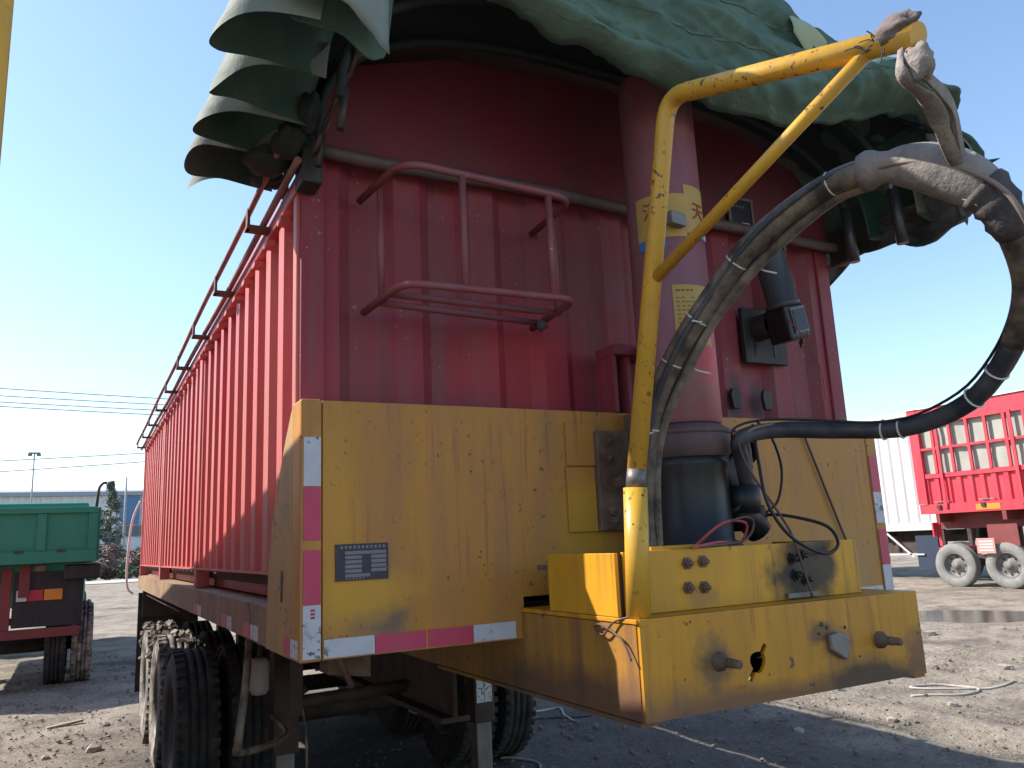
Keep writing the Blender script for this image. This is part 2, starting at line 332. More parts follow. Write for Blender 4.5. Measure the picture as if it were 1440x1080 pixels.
def fillet(pts, r, n=5):
    P = [Vector(p) for p in pts]; out = [P[0]]
    for i in range(1, len(P)-1):
        a = (P[i-1]-P[i]); b = (P[i+1]-P[i]); rr = min(r, a.length*.45, b.length*.45)
        A = P[i]+a.normalized()*rr; B = P[i]+b.normalized()*rr
        for k in range(n+1):
            t = k/n; out.append(A*(1-t)**2+P[i]*2*t*(1-t)+B*t*t)
    out.append(P[-1]); return out
def bolt(name, c, axis, r, h, material, parent, stud=0):
    mb = MB(); s = -1 if axis.startswith('-') else 1; ax = axis[-1]
    mb.lathe([(r*1.5, 0), (r*1.5, s*.004), (r, s*.004), (r, s*h), (0.0001, s*h)], c, ax, 6, smooth=False)
    if stud: mb.lathe([(r*.55, s*h*.9), (r*.55, s*(h+stud)), (.0001, s*(h+stud))], c, ax, 8)
    return mb.build(name, material, parent)
def text_mesh(name, body, size, material, parent, loc, rot, depth=.0006):
    cu = bpy.data.curves.new(name, 'FONT'); cu.body = body; cu.size = size; cu.extrude = depth; cu.align_x = 'CENTER'; cu.align_y = 'CENTER'; cu.resolution_u = 3
    t = bpy.data.objects.new(name, cu); C.objects.link(t)
    dg = bpy.context.evaluated_depsgraph_get(); me = bpy.data.meshes.new_from_object(t.evaluated_get(dg))
    bpy.data.objects.remove(t); me.materials.clear(); me.materials.append(material)
    o = bpy.data.objects.new(name, me); C.objects.link(o); o.location = loc; o.rotation_euler = rot
    if parent: o.parent = parent
    return o

# ------------------------------------------------------------------ ground
def gh(x, y):
    d = math.hypot(x-2, y-6); k = max(0, min(1, (60-d)/40))
    h = .05*noise.noise((x*.35, y*.35, 1))+.022*noise.noise((x*1.6, y*1.6, 4))+.012*noise.noise((x*5, y*5, 9))
    if x > 2: h += .03*noise.noise((x*.9, y*.9, 2))
    px_, py_ = x-11.7, y-6.85; e_ = math.hypot((px_*.563-py_*.826)/1.15, (px_*.826+py_*.563)/.75)+.25*noise.noise((x*1.3, y*1.3, 7))
    if x > 2.2:                                # wheel ruts running past the trailer's right side
        for rx_ in (4.6, 6.5, 7.6):
            dd = (x-rx_-.35*math.sin(y*.25+rx_))/.22
            if abs(dd) < 3: h += -.05*math.exp(-dd*dd)+.028*math.exp(-(abs(dd)-1.6)**2*2)
            if abs(dd) < 1: h += .010*math.sin(y*38+dd*3)
    h = h*k; q = min(1, max(0, (1.5-e_)/.6)); q = q*q*(3-2*q)
    return h*(1-q)-.035*q
def axis_vals(lo, hi, fine_lo, fine_hi, step, grow=1.16):
    v = [fine_lo]; 
    while v[-1] < fine_hi: v.append(v[-1]+step)
    s = step
    while v[-1] < hi: s *= grow; v.append(v[-1]+s)
    s = step; a = fine_lo; pre = []
    while a > lo: s *= grow; a -= s; pre.append(a)
    return list(reversed(pre))+v
gx = axis_vals(-700, 900, -3.5, 9.5, .075); gy = axis_vals(-300, 1500, 0, 13, .075)
vs = [(x, y, gh(x, y)-.012) for y in gy for x in gx]; W_ = len(gx)
fs = [(j*W_+i, j*W_+i+1, (j+1)*W_+i+1, (j+1)*W_+i) for j in range(len(gy)-1) for i in range(len(gx)-1)]
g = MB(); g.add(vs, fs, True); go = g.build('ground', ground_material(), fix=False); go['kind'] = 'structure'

# puddle-damp strip and far pale road
wet = mat('wet_mud', (.10, .085, .07), .12, var=.3, bump=.05)
pv = [(11.7+1.9*math.cos(a)*.563+1.25*math.sin(a)*.826, 6.85-1.9*math.cos(a)*.826+1.25*math.sin(a)*.563, -.026) for a in [2*math.pi*i/36 for i in range(36)]]
pm = MB(); pm.add(pv, [tuple(range(36))]); po = pm.build('puddle', wet, fix=False); po['kind'] = 'structure'
road_mat = mat('pale_road', (.42, .40, .37), .9, var=.1, bump=.1)
rm = MB(); rm.add([(-200, 62, .03), (60, 62, .03), (60, 72, .03), (-200, 72, .03)], [(0,1,2,3)]); ro = rm.build('road', road_mat, fix=False); ro['kind'] = 'structure'

# ------------------------------------------------------------------ wheels
def tyre_profile(r, wd):
    h = wd/2
    return [(r*.56, -h*.70), (r*.60, -h*.86), (r*.74, -h*1.0), (r*.88, -h*.97), (r*.95, -h*.86), (r*.985, -h*.78),
            (r, -h*.70), (r, -h*.44), (r*.965, -h*.42), (r*.965, -h*.34), (r, -h*.32), (r, -h*.06), (r*.965, -h*.05), (r*.965, h*.05), (r, h*.06),
            (r, h*.32), (r*.965, h*.34), (r*.965, h*.42), (r, h*.44), (r, h*.70),
            (r*.985, h*.78), (r*.95, h*.86), (r*.88, h*.97), (r*.74, h*1.0), (r*.60, h*.86), (r*.56, h*.70)]
def make_wheel(parent, c, r, wd, tmat, rmat, side=-1, name='wheel', lugs=True, clumps=0):
    w_ = empty(name, c); w_.parent = parent
    t = MB(); t.lathe(tyre_profile(r, wd), (0,0,0), 'x', 56)
    if lugs:
        for k in range(44):
            a = 2*math.pi*k/44
            for sgn in (-1, 1):
                cy, cz = math.cos(a), math.sin(a)
                t.obox((sgn*wd*.36, (r*.985)*cy, (r*.985)*cz), (wd*.11, 0, 0), (0, -sgn*r*.038*cz, sgn*r*.038*cy), (0, .014*cy, .014*cz))
    for k in range(clumps):
        a = random.uniform(.3, 2.6); x = random.uniform(-wd*.5, wd*.5); q = r*random.uniform(.98, 1.02); s_ = random.uniform(.012, .032)
        u = Vector((random.uniform(-1,1), random.uniform(-1,1), random.uniform(-1,1))).normalized(); v_ = u.orthogonal().normalized(); ww = u.cross(v_)
        t.obox((x, q*math.cos(a), q*math.sin(a)), u*s_, v_*s_*.8, ww*s_*.6)
    t.build('tyre', tmat, w_, fix=True)
    s = side; rm_ = MB(); h = wd/2
    rm_.lathe([(r*.575, s*h*.80), (r*.555, s*h*.86), (r*.54, s*h*.70), (r*.50, s*h*.20), (r*.47, -s*h*.05), (r*.30, s*h*.02), (r*.26, s*h*.30), (r*.16, s*h*.34), (r*.15, s*h*.62), (.001, s*h*.64)], (0,0,0), 'x', 36)
    rm_.lathe([(r*.56, -s*h*.7), (r*.5, -s*h*.6), (r*.47, -s*h*.05)], (0,0,0), 'x', 36)
    rim = rm_.build('rim', rmat, w_)
    for k in range(8):
        a = 2*math.pi*k/8
        bolt('wheel_nut', (s*h*.02, r*.385*math.cos(a), r*.385*math.sin(a)), 'x' if s > 0 else '-x', .018, .035, steel_dark, rim)
    return w_

# ================================================================== MAIN TRAILER
tr = empty('tipper_trailer', (0,0,0))
tag(tr, 'long red corrugated tipper trailer with yellow headboard and hydraulic cylinder, parked on dirt', 'trailer')
XW = 1.228; YF = .12; YR = 7.24; ZB = Z0+.242; ZT = Z0+1.45

def corr_profile(lo, hi, pitch, depth, flat_out, flat_in, start_out=True):
    """list of (coordinate, recess) along a corrugated sheet"""
    n = max(1, round((hi-lo)/pitch)); p = (hi-lo)/n; k = p/pitch; slope = (pitch-flat_out-flat_in)/2*k; fo = flat_out*k; fi = flat_in*k
    out = [(lo, 0)]; a = lo
    for i in range(n):
        b = a+fo/2; out += [(b, 0), (b+slope, depth), (b+slope+fi, depth), (b+2*slope+fi, 0)]; a += p
    out.append((hi, 0)); return out
def corr_y(x_out, s, y0, y1, z0, z1, name, parent, material, pitch=.235):
    pr = corr_profile(y0, y1, pitch, .045, .085, .105); m_ = MB(); n = len(pr)
    m_.add([(x_out-s*d, y, z) for y, d in pr for z in (z0, z1)], [(2*i, 2*i+2, 2*i+3, 2*i+1) for i in range(n-1)])
    return m_.build(name, material, parent, fix=False, solid=.003)
posts = [YF, 2.50, 4.80, YR]
for s in (-1, 1):
    xo = s*XW
    for a, b in zip(posts, posts[1:]):
        p_ = corr_y(xo, s, a+.05, b-.05, ZB, ZT-.002, 'corrugated_panel', tr, red_side)
        q = MB().box(min(s*1.10, s*1.13), max(s*1.10, s*1.13), a+.05, b-.05, Z0+.135, ZB-.004); q.build('web_panel', red_side, tr)
    for y in posts:
        ya, yb = (y-.05+.0, y+.05)
        if y == YF: ya, yb = YF+.002, YF+.049
        if y == YR: ya, yb = YR-.049, YR
        MB().box(min(xo+s*.012, xo-s*.06), max(xo+s*.012, xo-s*.06), ya, yb, Z0+.134, ZT).build('side_post', red_side, tr, bevel=.004)
    # bottom ledge under the sheet
    MB().box(min(s*1.19, s*1.236), max(s*1.19, s*1.236), YF+.06, YR-.06, ZB-.012, ZB-.002).build('sill_strip', red_side, tr)
    # top cap rail of the side
    MB().box(min(s*1.17, s*1.245), max(s*1.17, s*1.245), YF+.004, YR-.003, ZT+.002, ZT+.062).build('top_rail', red_side, tr, bevel=.006)
    # yellow lower rail
    yr_ = MB(); yr_.prism([(s*1.25, Z0), (s*1.25, Z0+.128), (s*1.14, Z0+.131), (s*1.14, Z0+.118), (s*1.235, Z0+.112), (s*1.235, Z0+.012), (s*1.15, Z0+.012), (s*1.15, Z0)][::(1 if s<0 else -1)], 'y', .462, YR)
    yr_.build('lower_rail', yellow_rail, tr)
    # twin tarp rails on brackets
    for dx, dz, rad in ((.036, .03, .012), (.085, .085, .011)):
        mb = MB(); ys = [.0+i*(YR+.20)/40 for i in range(41)]
        mb.tube([(s*(XW+dx), y, ZT+.02+dz+.006*math.sin(y*2.3+dx*40)) for y in ys], rad, 10); mb.build('tarp_rail', rail_tube, tr)
    for i in range(9):
        y = .55+i*.82
        MB().obox((s*(XW+.05), y, ZT+.028), (.05, 0, 0), (0, .03, 0), (s*.0, 0, .006)).obox((s*(XW+.092), y, ZT+.062), (.005, 0, 0), (0, .018, 0), (0, 0, .04)).build('rail_bracket', steel_rusty, tr)
    # small square lugs under the rail over each rib
    for i in range(29):
        y = .29+i*.235
        MB().obox((s*(XW+.018), y, ZT-.035), (.016, 0, 0), (0, .030, 0), (0, 0, .010)).build('rail_lug', red_side, tr)

# floor, rear wall, front wall
MB().box(-1.16, 1.16, YF+.03, YR-.06, ZB-.06, ZB-.02).build('floor', chassis, tr)
rw = MB(); rw.box(-1.16, 1.16, YR-.045, YR-.005, Z0+.14, ZT+.02).build('tailgate', red_side, tr)
for x in (-.75, -.25, .25, .75): MB().box(x-.04, x+.04, YR-.006, YR+.05, Z0+.16, ZT).build('tailgate_rib', red_side, tr)
pr = corr_profile(-1.15, 1.15, .288, .035, .095, .105)
fw = MB(); n_ = len(pr)
zs = [Z0+.2, Z0+1.62]
fw.add([(x, YF+d, z) for x, d in pr for z in zs], [(2*i, 2*i+1, 2*i+3, 2*i+2) for i in range(n_-1)])
fw.build('front_wall', red_front_shaded, tr, fix=False, solid=.004)
for s in (-1, 1):
    MB().box(min(s*1.15, s*1.229), max(s*1.15, s*1.229), YF-.014, YF+.06, Z0+.1, Z0+1.62).build('corner_post', red_front_shaded, tr, bevel=.006)
# gable above the sheet, reaching up under the tarp
ga = [(-1.22, Z0+1.58), (1.22, Z0+1.58), (1.22, Z0+1.75), (1.05, Z0+1.94), (.7, Z0+2.06), (0, Z0+2.11), (-.7, Z0+2.06), (-1.05, Z0+1.94), (-1.22, Z0+1.75)]
MB().prism(ga, 'y', YF-.030, YF-.006).build('gable_panel', red_gable_shaded, tr)
# cross pipe with its end clamps
pp = MB(); pp.tube([(-1.20+2.52*i/30, YF-.055, Z0+1.585-.006*math.sin(i*.5)) for i in range(31)], .023, 12); pp.build('cross_pipe', pipe_grey, tr)
MB().box(-1.252, -1.185, .0, .102, Z0+1.44, Z0+1.62).build('corner_bracket', steel_dark, tr, bevel=.008)
MB().box(1.235, 1.30, .0, .10, Z0+1.50, Z0+1.66).build('corner_bracket', steel_dark, tr, bevel=.008)
ring = MB(); ring.lathe([(.03, -.012), (.04, -.012), (.04, .012), (.03, .012), (.03, -.012)], (1.30, YF-.055, Z0+1.575), 'x', 18); ring.build('pipe_collar', steel_grey, tr)

# ---- headboard
HT = Z0+.743
hb = MB()
hb.prism([(-1.186, Z0), (-.535, Z0), (-.535, Z0+.128), (.535, Z0+.128), (.535, Z0), (1.186, Z0), (1.186, HT), (-1.186, HT)], 'y', 0.0, .012)
hb_o = hb.build('headboard_plate', yellow_board, tr)
MB().box(-1.186, 1.186, .013, .11, HT-.012, HT-.001).build('headboard_top_flange', yellow_board, tr)
for s in (-1, 1):
    cx0, cx1 = (-1.252, -1.189) if s < 0 else (1.189, 1.252)
    MB().box(cx0, cx1, -.004, .10, Z0-.003, HT+.003).build('corner_column', yellow_board, tr, bevel=.006)
    gp = [(.10, Z0-.002), (.456, Z0-.002), (.452, Z0+.12), (.438, Z0+.25), (.415, Z0+.31), (.39, Z0+.389), (.339, Z0+.478), (.269, Z0+.564), (.201, Z0+.646), (.125, Z0+.722), (.10, Z0+.737)]
    xa, xb = (-1.2515, -1.238) if s < 0 else (1.238, 1.2515)
    MB().prism(gp, 'x', xa, xb).build('gusset_plate', yellow_side, tr)
    so_ = MB(); pts = []
    for k in range(20):
        a = 2*math.pi*k/20; pts.append((.232+.013*math.cos(a), Z0+.20+(.036 if math.sin(a) > 0 else -.036)+.013*math.sin(a)))
    xs = s*1.2535
    so_.prism(pts, 'x', min(xs, xs-s*.004), max(xs, xs-s*.004)); so_.build('slot_hole', black_cap, tr)
    rg = MB(); rg.box(min(s*1.15, s*1.228), max(s*1.15, s*1.228), .11, .118, Z0, HT-.02); rg.build('corner_backing', yellow_board, tr)
# centre repair patches, welded seams and the rust-brown bolt plate
MB().box(-.345, -.215, -.010, -.001, Z0+.55, Z0+.70).build('patch_plate', yellow_board, tr, bevel=.002)
MB().box(-.350, -.235, -.012, -.001, Z0+.325, Z0+.545).build('patch_plate', yellow_board, tr, bevel=.002)
bp_ = MB().box(-.232, -.095, -.030, -.001, Z0+.325, Z0+.672).build('bolt_plate', steel_rusty, tr, bevel=.004)
for z in (.635, .575, .47, .395, .355):
    bolt('bolt', (-.185+random.uniform(-.01,.01), -.030, Z0+z), '-y', .017, .016, steel_rusty, bp_, .008)
MB().obox((-.13, -.07, Z0+.515), (.07, 0, .03), (0, .03, 0), (-.006, 0, .014)).build('rib_arm', steel_rusty, tr)
MB().box(-.09, .26, -.028, -.001, Z0+.20, HT-.01).build('cylinder_backplate', steel_rusty, tr)
# seam on right half
# ---- reflective tape
def tape(x0, x1, z0, z1, m_, y=-.0065):
    return MB().box(x0, x1, y, y+.0022, Z0+z0, Z0+z1).build('reflective_tape', m_, tr)
for (a, b, m_) in ((.632, .488, tape_white), (.486, .333, tape_red), (.305, .154, tape_red), (.152, .006, tape_white)):
    tape(-1.2435, -1.193, b, a, m_)
for (a, b, m_) in ((.60, .445, tape_red), (.443, .312, tape_white), (.285, .14, tape_red), (.138, .006, tape_white)):
    tape(1.193, 1.2435, b, a, m_)
for (a, b, m_) in ((-1.182, -1.034, tape_white), (-1.032, -.874, tape_red), (-.866, -.718, tape_red), (-.716, -.568, tape_white)):
    tape(a, b, .004, .055, m_, -.0026)
for (a, b, m_) in ((.568, .716, tape_white), (.718, .866, tape_red), (.874, 1.03, tape_red), (1.035, 1.182, tape_white)):
    tape(a, b, .004, .055, m_, -.0026)
for (y0, y1, m_) in ((.012, .098, tape_white), (.10, .19, tape_red), (.60, .74, tape_white), (.75, .88, tape_red), (1.15, 1.27, tape_white), (1.28, 1.42, tape_red), (2.1, 2.25, tape_white), (2.26, 2.42, tape_red)):
    xx = -1.2545 if y0 < .4 else -1.2528
    MB().box(xx, xx+.002, y0, y1, Z0+.006, Z0+.056).build('reflective_tape', m_, tr)
# marks on white tape
for x in (-1.216,):
    for dz in (.118, .128, .138): MB().box(x-.006, x+.006, -.0078, -.0062, Z0+dz-.003, Z0+dz+.003).build('tape_mark', lamp_red, tr)
# ---- nameplate
npl = MB().box(-1.150, -.990, -.0055, -.0004, Z0+.213, Z0+.318).build('nameplate', plate_black, tr)
rows = [.2925, .2795, .2665, .2535, .2405, .2275]
for i, z in enumerate(rows):
    if i == 0: cells = [(-1.122, -.997)]
    elif i == 5: cells = [(-1.122, -1.047)]
    else: cells = [(-1.122, -1.072), (-1.043, -.997)]
    for a, b in cells: MB().box(a, b, -.0068, -.0053, Z0+z-.0047, Z0+z+.0047).build('nameplate_cell', plate_cell, npl)
for i in range(11):
    x = -1.135+i*.0128; MB().box(x, x+.0065, -.0066, -.0053, Z0+.3045, Z0+.3125).build('nameplate_cell', plate_cell, npl)
for i in range(6):
    x = -1.12+i*.010; MB().box(x, x+.005, -.0066, -.0053, Z0+.2165, Z0+.221).build('nameplate_cell', plate_cell, npl)

# ---- gooseneck beam (front bumper box)
XB = .544; YB = -.622; BT = Z0+.094; BB = Z0-.155
bf = MB()                     # front plate with the torn round hole
hx, hz = -.153, Z0-.048; NH = 48; ring_in = []; ring_out = []
for k in range(NH):
    a = 2*math.pi*k/NH; d = math.degrees(a); r_ = .028+.002*math.sin(3*a)
    if abs(d-52) < 8: r_ = .054
    if abs(d-232) < 8: r_ = .058
    ring_in.append((hx+r_*math.cos(a), hz+r_*math.sin(a)))
    ca, sa = math.cos(a), math.sin(a)
    tx = ((XB-.003-hx)/ca if ca > 0 else (-XB+.003-hx)/ca) if abs(ca) > 1e-6 else 1e9
    tz = ((BT-hz)/sa if sa > 0 else (BB-hz)/sa) if abs(sa) > 1e-6 else 1e9
    q = min(tx, tz); ring_out.append((hx+q*ca, hz+q*sa))
for (px_, pz_) in ((XB-.003, BT), (-XB+.003, BT), (-XB+.003, BB), (XB-.003, BB)):      # snap nearest ray to each corner
    k = min(range(NH), key=lambda i: (ring_out[i][0]-px_)**2+(ring_out[i][1]-pz_)**2); ring_out[k] = (px_, pz_)
vv = []
for (x, z) in ring_out: vv.append((x, YB, z))
for (x, z) in ring_in: vv.append((x, YB, z))
for (x, z) in ring_in: vv.append((x, YB+.012, z))
for (x, z) in ring_out: vv.append((x, YB+.012, z))
ff = []
for k in range(NH):
    j = (k+1) % NH
    ff += [(k, j, NH+j, NH+k), (NH+k, NH+j, 2*NH+j, 2*NH+k), (2*NH+k, 2*NH+j, 3*NH+j, 3*NH+k), (3*NH+k, 3*NH+j, j, k)]
bf.add(vv, ff); bfo = bf.build('beam_front_plate', yellow_beam, tr)
for s in (-1, 1):
    xa, xb = (-XB, -XB+.012) if s < 0 else (XB-.012, XB)
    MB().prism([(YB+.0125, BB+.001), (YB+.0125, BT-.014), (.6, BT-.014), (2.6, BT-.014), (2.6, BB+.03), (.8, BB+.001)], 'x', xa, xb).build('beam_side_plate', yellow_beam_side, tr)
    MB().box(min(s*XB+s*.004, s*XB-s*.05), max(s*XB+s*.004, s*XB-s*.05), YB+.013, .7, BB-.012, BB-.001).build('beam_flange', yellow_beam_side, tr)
MB().box(-XB-.004, XB+.002, YB+.004, -.003, BT-.012, BT).build('beam_top_plate', yellow_beam, tr, bevel=.002)
MB().box(-XB+.013, XB-.013, YB+.3, 2.6, BB+.004, BB+.014).build('coupler_plate', chassis, tr)
for (x, z, st) in ((-.29, -.033, .045), (.345, -.037, .04)):
    b_ = MB(); c_ = (x, YB-.0005, Z0+z)
    b_.lathe([(.026, 0), (.024, -.010), (.015, -.018), (.013, -.03), (.0115, -.03), (.0115, -.036), (.013, -.037), (.013, -.048), (.0115, -.049), (.0115, -.030-st), (.009, -.034-st), (.0001, -.034-st)], c_, 'y', 14)
    b_.build('stud', steel_rusty, bfo)
lm = MB(); lm.prism([(.118, Z0-.002), (.150, Z0+.004), (.192, Z0-.010), (.196, Z0-.045), (.176, Z0-.078), (.120, Z0-.045)], 'y', YB-.020, YB-.0005); lm.build('welded_lug', steel_grey, bfo, bevel=.006)
for (x, z, r_) in ((.105, .028, .007), (.125, .018, .006), (.20, .012, .005), (.09, .004, .004), (.208, -.03, .007)):
    MB().lathe([(r_, 0), (r_*.7, -.003), (.0001, -.004)], (x, YB-.0005, Z0+z), 'y', 8).build('weld_spot', steel_dark, bfo)
# ---- upper block behind the beam front
YK = -.53; KT = Z0+.262
kb = MB(); kb.box(-.512, .405, YK, YK+.012, BT+.001, KT).build('block_front_plate', yellow_block, tr, bevel=.002)
MB().box(-XB, -XB+.012, YK-.005, -.18, BT+.001, KT-.001).build('block_side_plate', yellow_block, tr, bevel=.002)
MB().box(-XB+.012, -.513, YK+.006, YK+.016, BT+.001, KT-.004).build('block_corner_strip', steel_dark, tr)
MB().box(.393, .405, YK+.013, -.18, BT+.001, KT-.001).build('block_side_plate', yellow_block, tr)
MB().box(-.53, -.19, -.50, -.09, KT-.05, KT-.035).build('block_shelf', steel_rusty, tr)
MB().box(.17, .39, -.50, -.04, KT-.05, KT-.035).build('block_shelf', steel_rusty, tr)
MB().box(-.40, -.12, YK+.02, YK+.10, KT-.005, KT+.010).build('block_top_strip', yellow_block, tr)
for (x, z) in ((-.295, .222), (-.238, .224), (-.298, .155), (-.240, .153)):
    bolt('bolt', (x, YK-.0005, Z0+z), '-y', .0125, .014, steel_rusty, kb and tr, .010)
for (x, z) in ((.115, .215), (.155, .222), (.125, .165), (.165, .15)):
    bolt('bolt', (x, YK-.0005, Z0+z), '-y', .014, .016, black_cap, tr, .006)
MB().box(.075, .205, YK-.010, YK-.0005, BT+.006, BT+.02).build('latch_strip', steel_grey, tr)
# ---- landing legs
for s in (-1, 1):
    lx = s*.66; ly = 2.9
    MB().box(lx-.075, lx+.075, ly-.075, ly+.075, .42, Z0-.10).build('landing_leg', chassis, tr, bevel=.008)
    MB().box(lx-.055, lx+.055, ly-.055, ly+.055, .06, .43).build('inner_leg', steel_grey, tr, bevel=.005)
    MB().box(lx-.16, lx+.16, ly-.14, ly+.14, .0, .06).build('foot', steel_rusty, tr, bevel=.01)
    if s > 0:
        MB().box(lx-.06, lx-.005, ly-.0795, ly-.0765, .55, .78).build('reflective_tape', tape_white, tr)
        MB().box(lx+.0, lx+.055, ly-.0795, ly-.0765, .55, .78).build('reflective_tape', tape_white, tr)
mb = MB(); mb.tube([(-.66, 2.82, .95), (.66, 2.82, .98)], .03, 10); mb.build('leg_shaft', chassis, tr)
# ---- chassis beams, cross members, axles, springs
for s in (-1, 1):
    b_ = MB(); b_.box(s*.47-.06, s*.47+.06, .72, YR, Z0-.02, Z0); b_.box(s*.47-.008, s*.47+.008, .72, YR, Z0-.36, Z0-.02); b_.box(s*.47-.06, s*.47+.06, .72, YR, Z0-.38, Z0-.36)
    b_.build('chassis_beam', chassis, tr)
for i in range(9):
    y = .55+i*.8; MB().box(-1.14, 1.14, y-.03, y+.03, Z0-.001, Z0+.11).build('cross_member', chassis, tr)
MB().box(-1.13, 1.13, .16, .24, Z0+.012, Z0+.10).build('cross_member', chassis, tr)
AX = [3.65, 4.87, 6.09]; RT = .505
for y in AX:
    a_ = MB(); a_.tube([(-.95, y, .50), (.95, y, .50)], .065, 14); a_.build('axle', chassis, tr)
    for s in (-1, 1):
        sp = MB()
        for k in range(5):
            L_ = .50-.07*k; sp.tube([(s*.47, y+L_*t, .62+.022*k+.10*t*t*L_*2) for t in (-1,-.5,0,.5,1)], .02, 6)
        sp.build('leaf_spring', chassis, tr)
        MB().box(s*.47-.05, s*.47+.05, y+.52, y+.68, .62, Z0-.38).build('spring_hanger', chassis, tr)
for i, y in enumerate(AX):
    for s in (-1, 1):
        make_wheel(tr, (s*1.11, y, RT-.012), RT, .265, rubber if i == 0 else mud_rubber, rim_mat, s, clumps=0 if i == 0 else 90)
        make_wheel(tr, (s*.79, y, RT-.012), RT, .265, rubber, rim_mat, -s, lugs=(i == 0))
# air tank, hanging bracket, loose air hoses under the front
mb = MB(); mb.lathe([(.0001, -.075), (.03, -.07), (.04, -.05), (.04, .05), (.03, .07), (.0001, .075)], (-1.13, 1.20, Z0-.19), 'z', 16); mb.build('air_filter', mat('dusty_grey_can', (.34,.31,.29), .6, dirt=(.15,.13,.12)), tr)
MB().tube([(-1.13, 1.2, Z0-.115), (-1.13, 1.2, Z0+.005)], .012, 8).build('filter_hanger', chassis, tr)
MB().tube(spline([(-1.18, 1.15, Z0-.01), (-1.22, 1.0, Z0-.2), (-1.25, .95, Z0-.38), (-1.22, 1.1, Z0-.45), (-1.0, 1.5, Z0-.52), (-.8, 2.2, Z0-.62), (-.74, 2.84, Z0-.66)], 7), .015, 8).build('air_hose', hose_mat, tr)
MB().tube(spline([(-.60, 2.80, Z0-.5), (-.56, 2.75, Z0-.8), (-.57, 2.72, Z0-1.2), (-.55, 2.7, .03)], 7), .008, 6).build('air_hose', hose_mat, tr)
MB().tube([(-.98, 1.2, Z0-.31), (-.50, 1.2, Z0-.30)], .026, 10).build('cross_tube', chassis, tr)
MB().box(-1.0, -.96, 1.17, 1.23, Z0-.36, Z0).build('tube_hanger', chassis, tr)
for x in (-.46, -.37): MB().tube([(x, 1.2, Z0-.10), (x, 1.2, Z0-.38)], .009, 8).build('u_bolt', steel_grey, tr)
MB().box(-.475, -.355, 1.16, 1.24, Z0-.42, Z0-.385).build('u_bolt_plate', steel_grey, tr, bevel=.004)
MB().obox((-1.02, .35, Z0-.05), (.07, 0, -.01), (0, .05, 0), (0, 0, .045)).build('frame_bracket', steel_rusty, tr)
MB().tube([(-1.08, .22, Z0-.02), (-1.03, .24, Z0-.12)], .010, 8).build('hook_bar', steel_rusty, tr)
MB().box(-1.2, -.70, AX[0]-.02, AX[2]+.6, Z0-.06, Z0-.05).build('mudguard', chassis, tr)
MB().box(.70, 1.2, AX[0]-.02, AX[2]+.6, Z0-.06, Z0-.05).build('mudguard', chassis, tr)
for s in (-1, 1): MB().box(min(s*.64, s*1.24), max(s*.64, s*1.24), YR+.02, YR+.03, .25, Z0-.05).build('mud_flap', rubber, tr)
MB().box(-1.2, 1.2, YR-.02, YR+.06, Z0-.30, Z0-.01).build('rear_cross_beam', chassis, tr)

# ---- hydraulic cylinder
cy = empty('hydraulic_cylinder', (0,0,0)); cy.parent = tr
CX, CY = -.032, -.252
mb = MB(); mb.lathe([(0.0001, Z0+.20), (0.1620, Z0+.20), (0.1620, Z0+.26), (0.1359, Z0+.28), (0.1327, Z0+.50), (0.1406, Z0+.52), (0.1406, Z0+.545), (0.0001, Z0+.545)], (CX, CY, 0), 'z', 40)
mb.build('base_housing', black_cap, cy)
mb = MB(); mb.lathe([(0.1382, Z0+.546), (0.1501, Z0+.56), (0.1580, Z0+.60), (0.1541, Z0+.635), (0.1264, Z0+.655), (0.0790, Z0+.656)], (CX, CY, 0), 'z', 40)
mb.lathe([(0.1556, Z0+.618), (0.1612, Z0+.622), (0.1612, Z0+.634), (0.1533, Z0+.637)], (CX, CY, 0), 'z', 40)
mb.build('dust_collar', mat('collar_brown', (.14,.085,.085), .6, dirt=(.06,.05,.05), dirt_amt=.6), cy)
mb = MB(); mb.lathe([(0.1264, Z0+.657), (0.1327, Z0+.665), (0.1327, Z0+1.15), (0.1307, Z0+1.152), (0.1307, Z0+1.88), (0.1248, Z0+1.90), (0.1248, Z0+1.92), (0.0948, Z0+1.94), (0.0001, Z0+1.94)], (CX, CY, 0), 'z', 48)
mb.build('barrel', cyl_red, cy)
def curved_patch(name, r, a0, a1, z0, z1, material, parent, seg=14):
    m_ = MB(); m_.lathe([(r, z0), (r, z1)], (CX, CY, 0), 'z', seg, R(a0), R(a1)); return m_.build(name, material, parent, fix=False)
st = curved_patch('sticker_band', 0.1321, 185, 262, Z0+1.285, Z0+1.44, label_yellow, cy)
st2 = curved_patch('sticker_band', 0.1321, 262, 338, Z0+1.30, Z0+1.475, label_yellow, cy)
curved_patch('sticker_blue_strip', 0.1327, 284, 336, Z0+1.285, Z0+1.318, label_blue, cy)
curved_patch('sticker_blue_strip', 0.1327, 186, 230, Z0+1.25, Z0+1.285, label_blue, cy)
curved_patch('instruction_label', 0.1345, 232, 290, Z0+.905, Z0+1.115, label_yellow, cy)
def on_cyl(deg, z, r): a = R(deg); return (CX+r*math.cos(a), CY+r*math.sin(a), z), (R(90), 0, a+R(90))
for ch, deg, size, m_ in (('\u5929', 288, .068, label_red), ('\u6cb3', 212, .068, label_red)):
    l_, r_ = on_cyl(deg, Z0+1.38, 0.1339); text_mesh('sticker_letter', ch, size, m_, cy, l_, r_)
for i, ch in enumerate('1001'):
    l_, r_ = on_cyl(297+i*5.2, Z0+1.301, 0.1335); text_mesh('sticker_letter', ch, .026, label_white, cy, l_, r_)
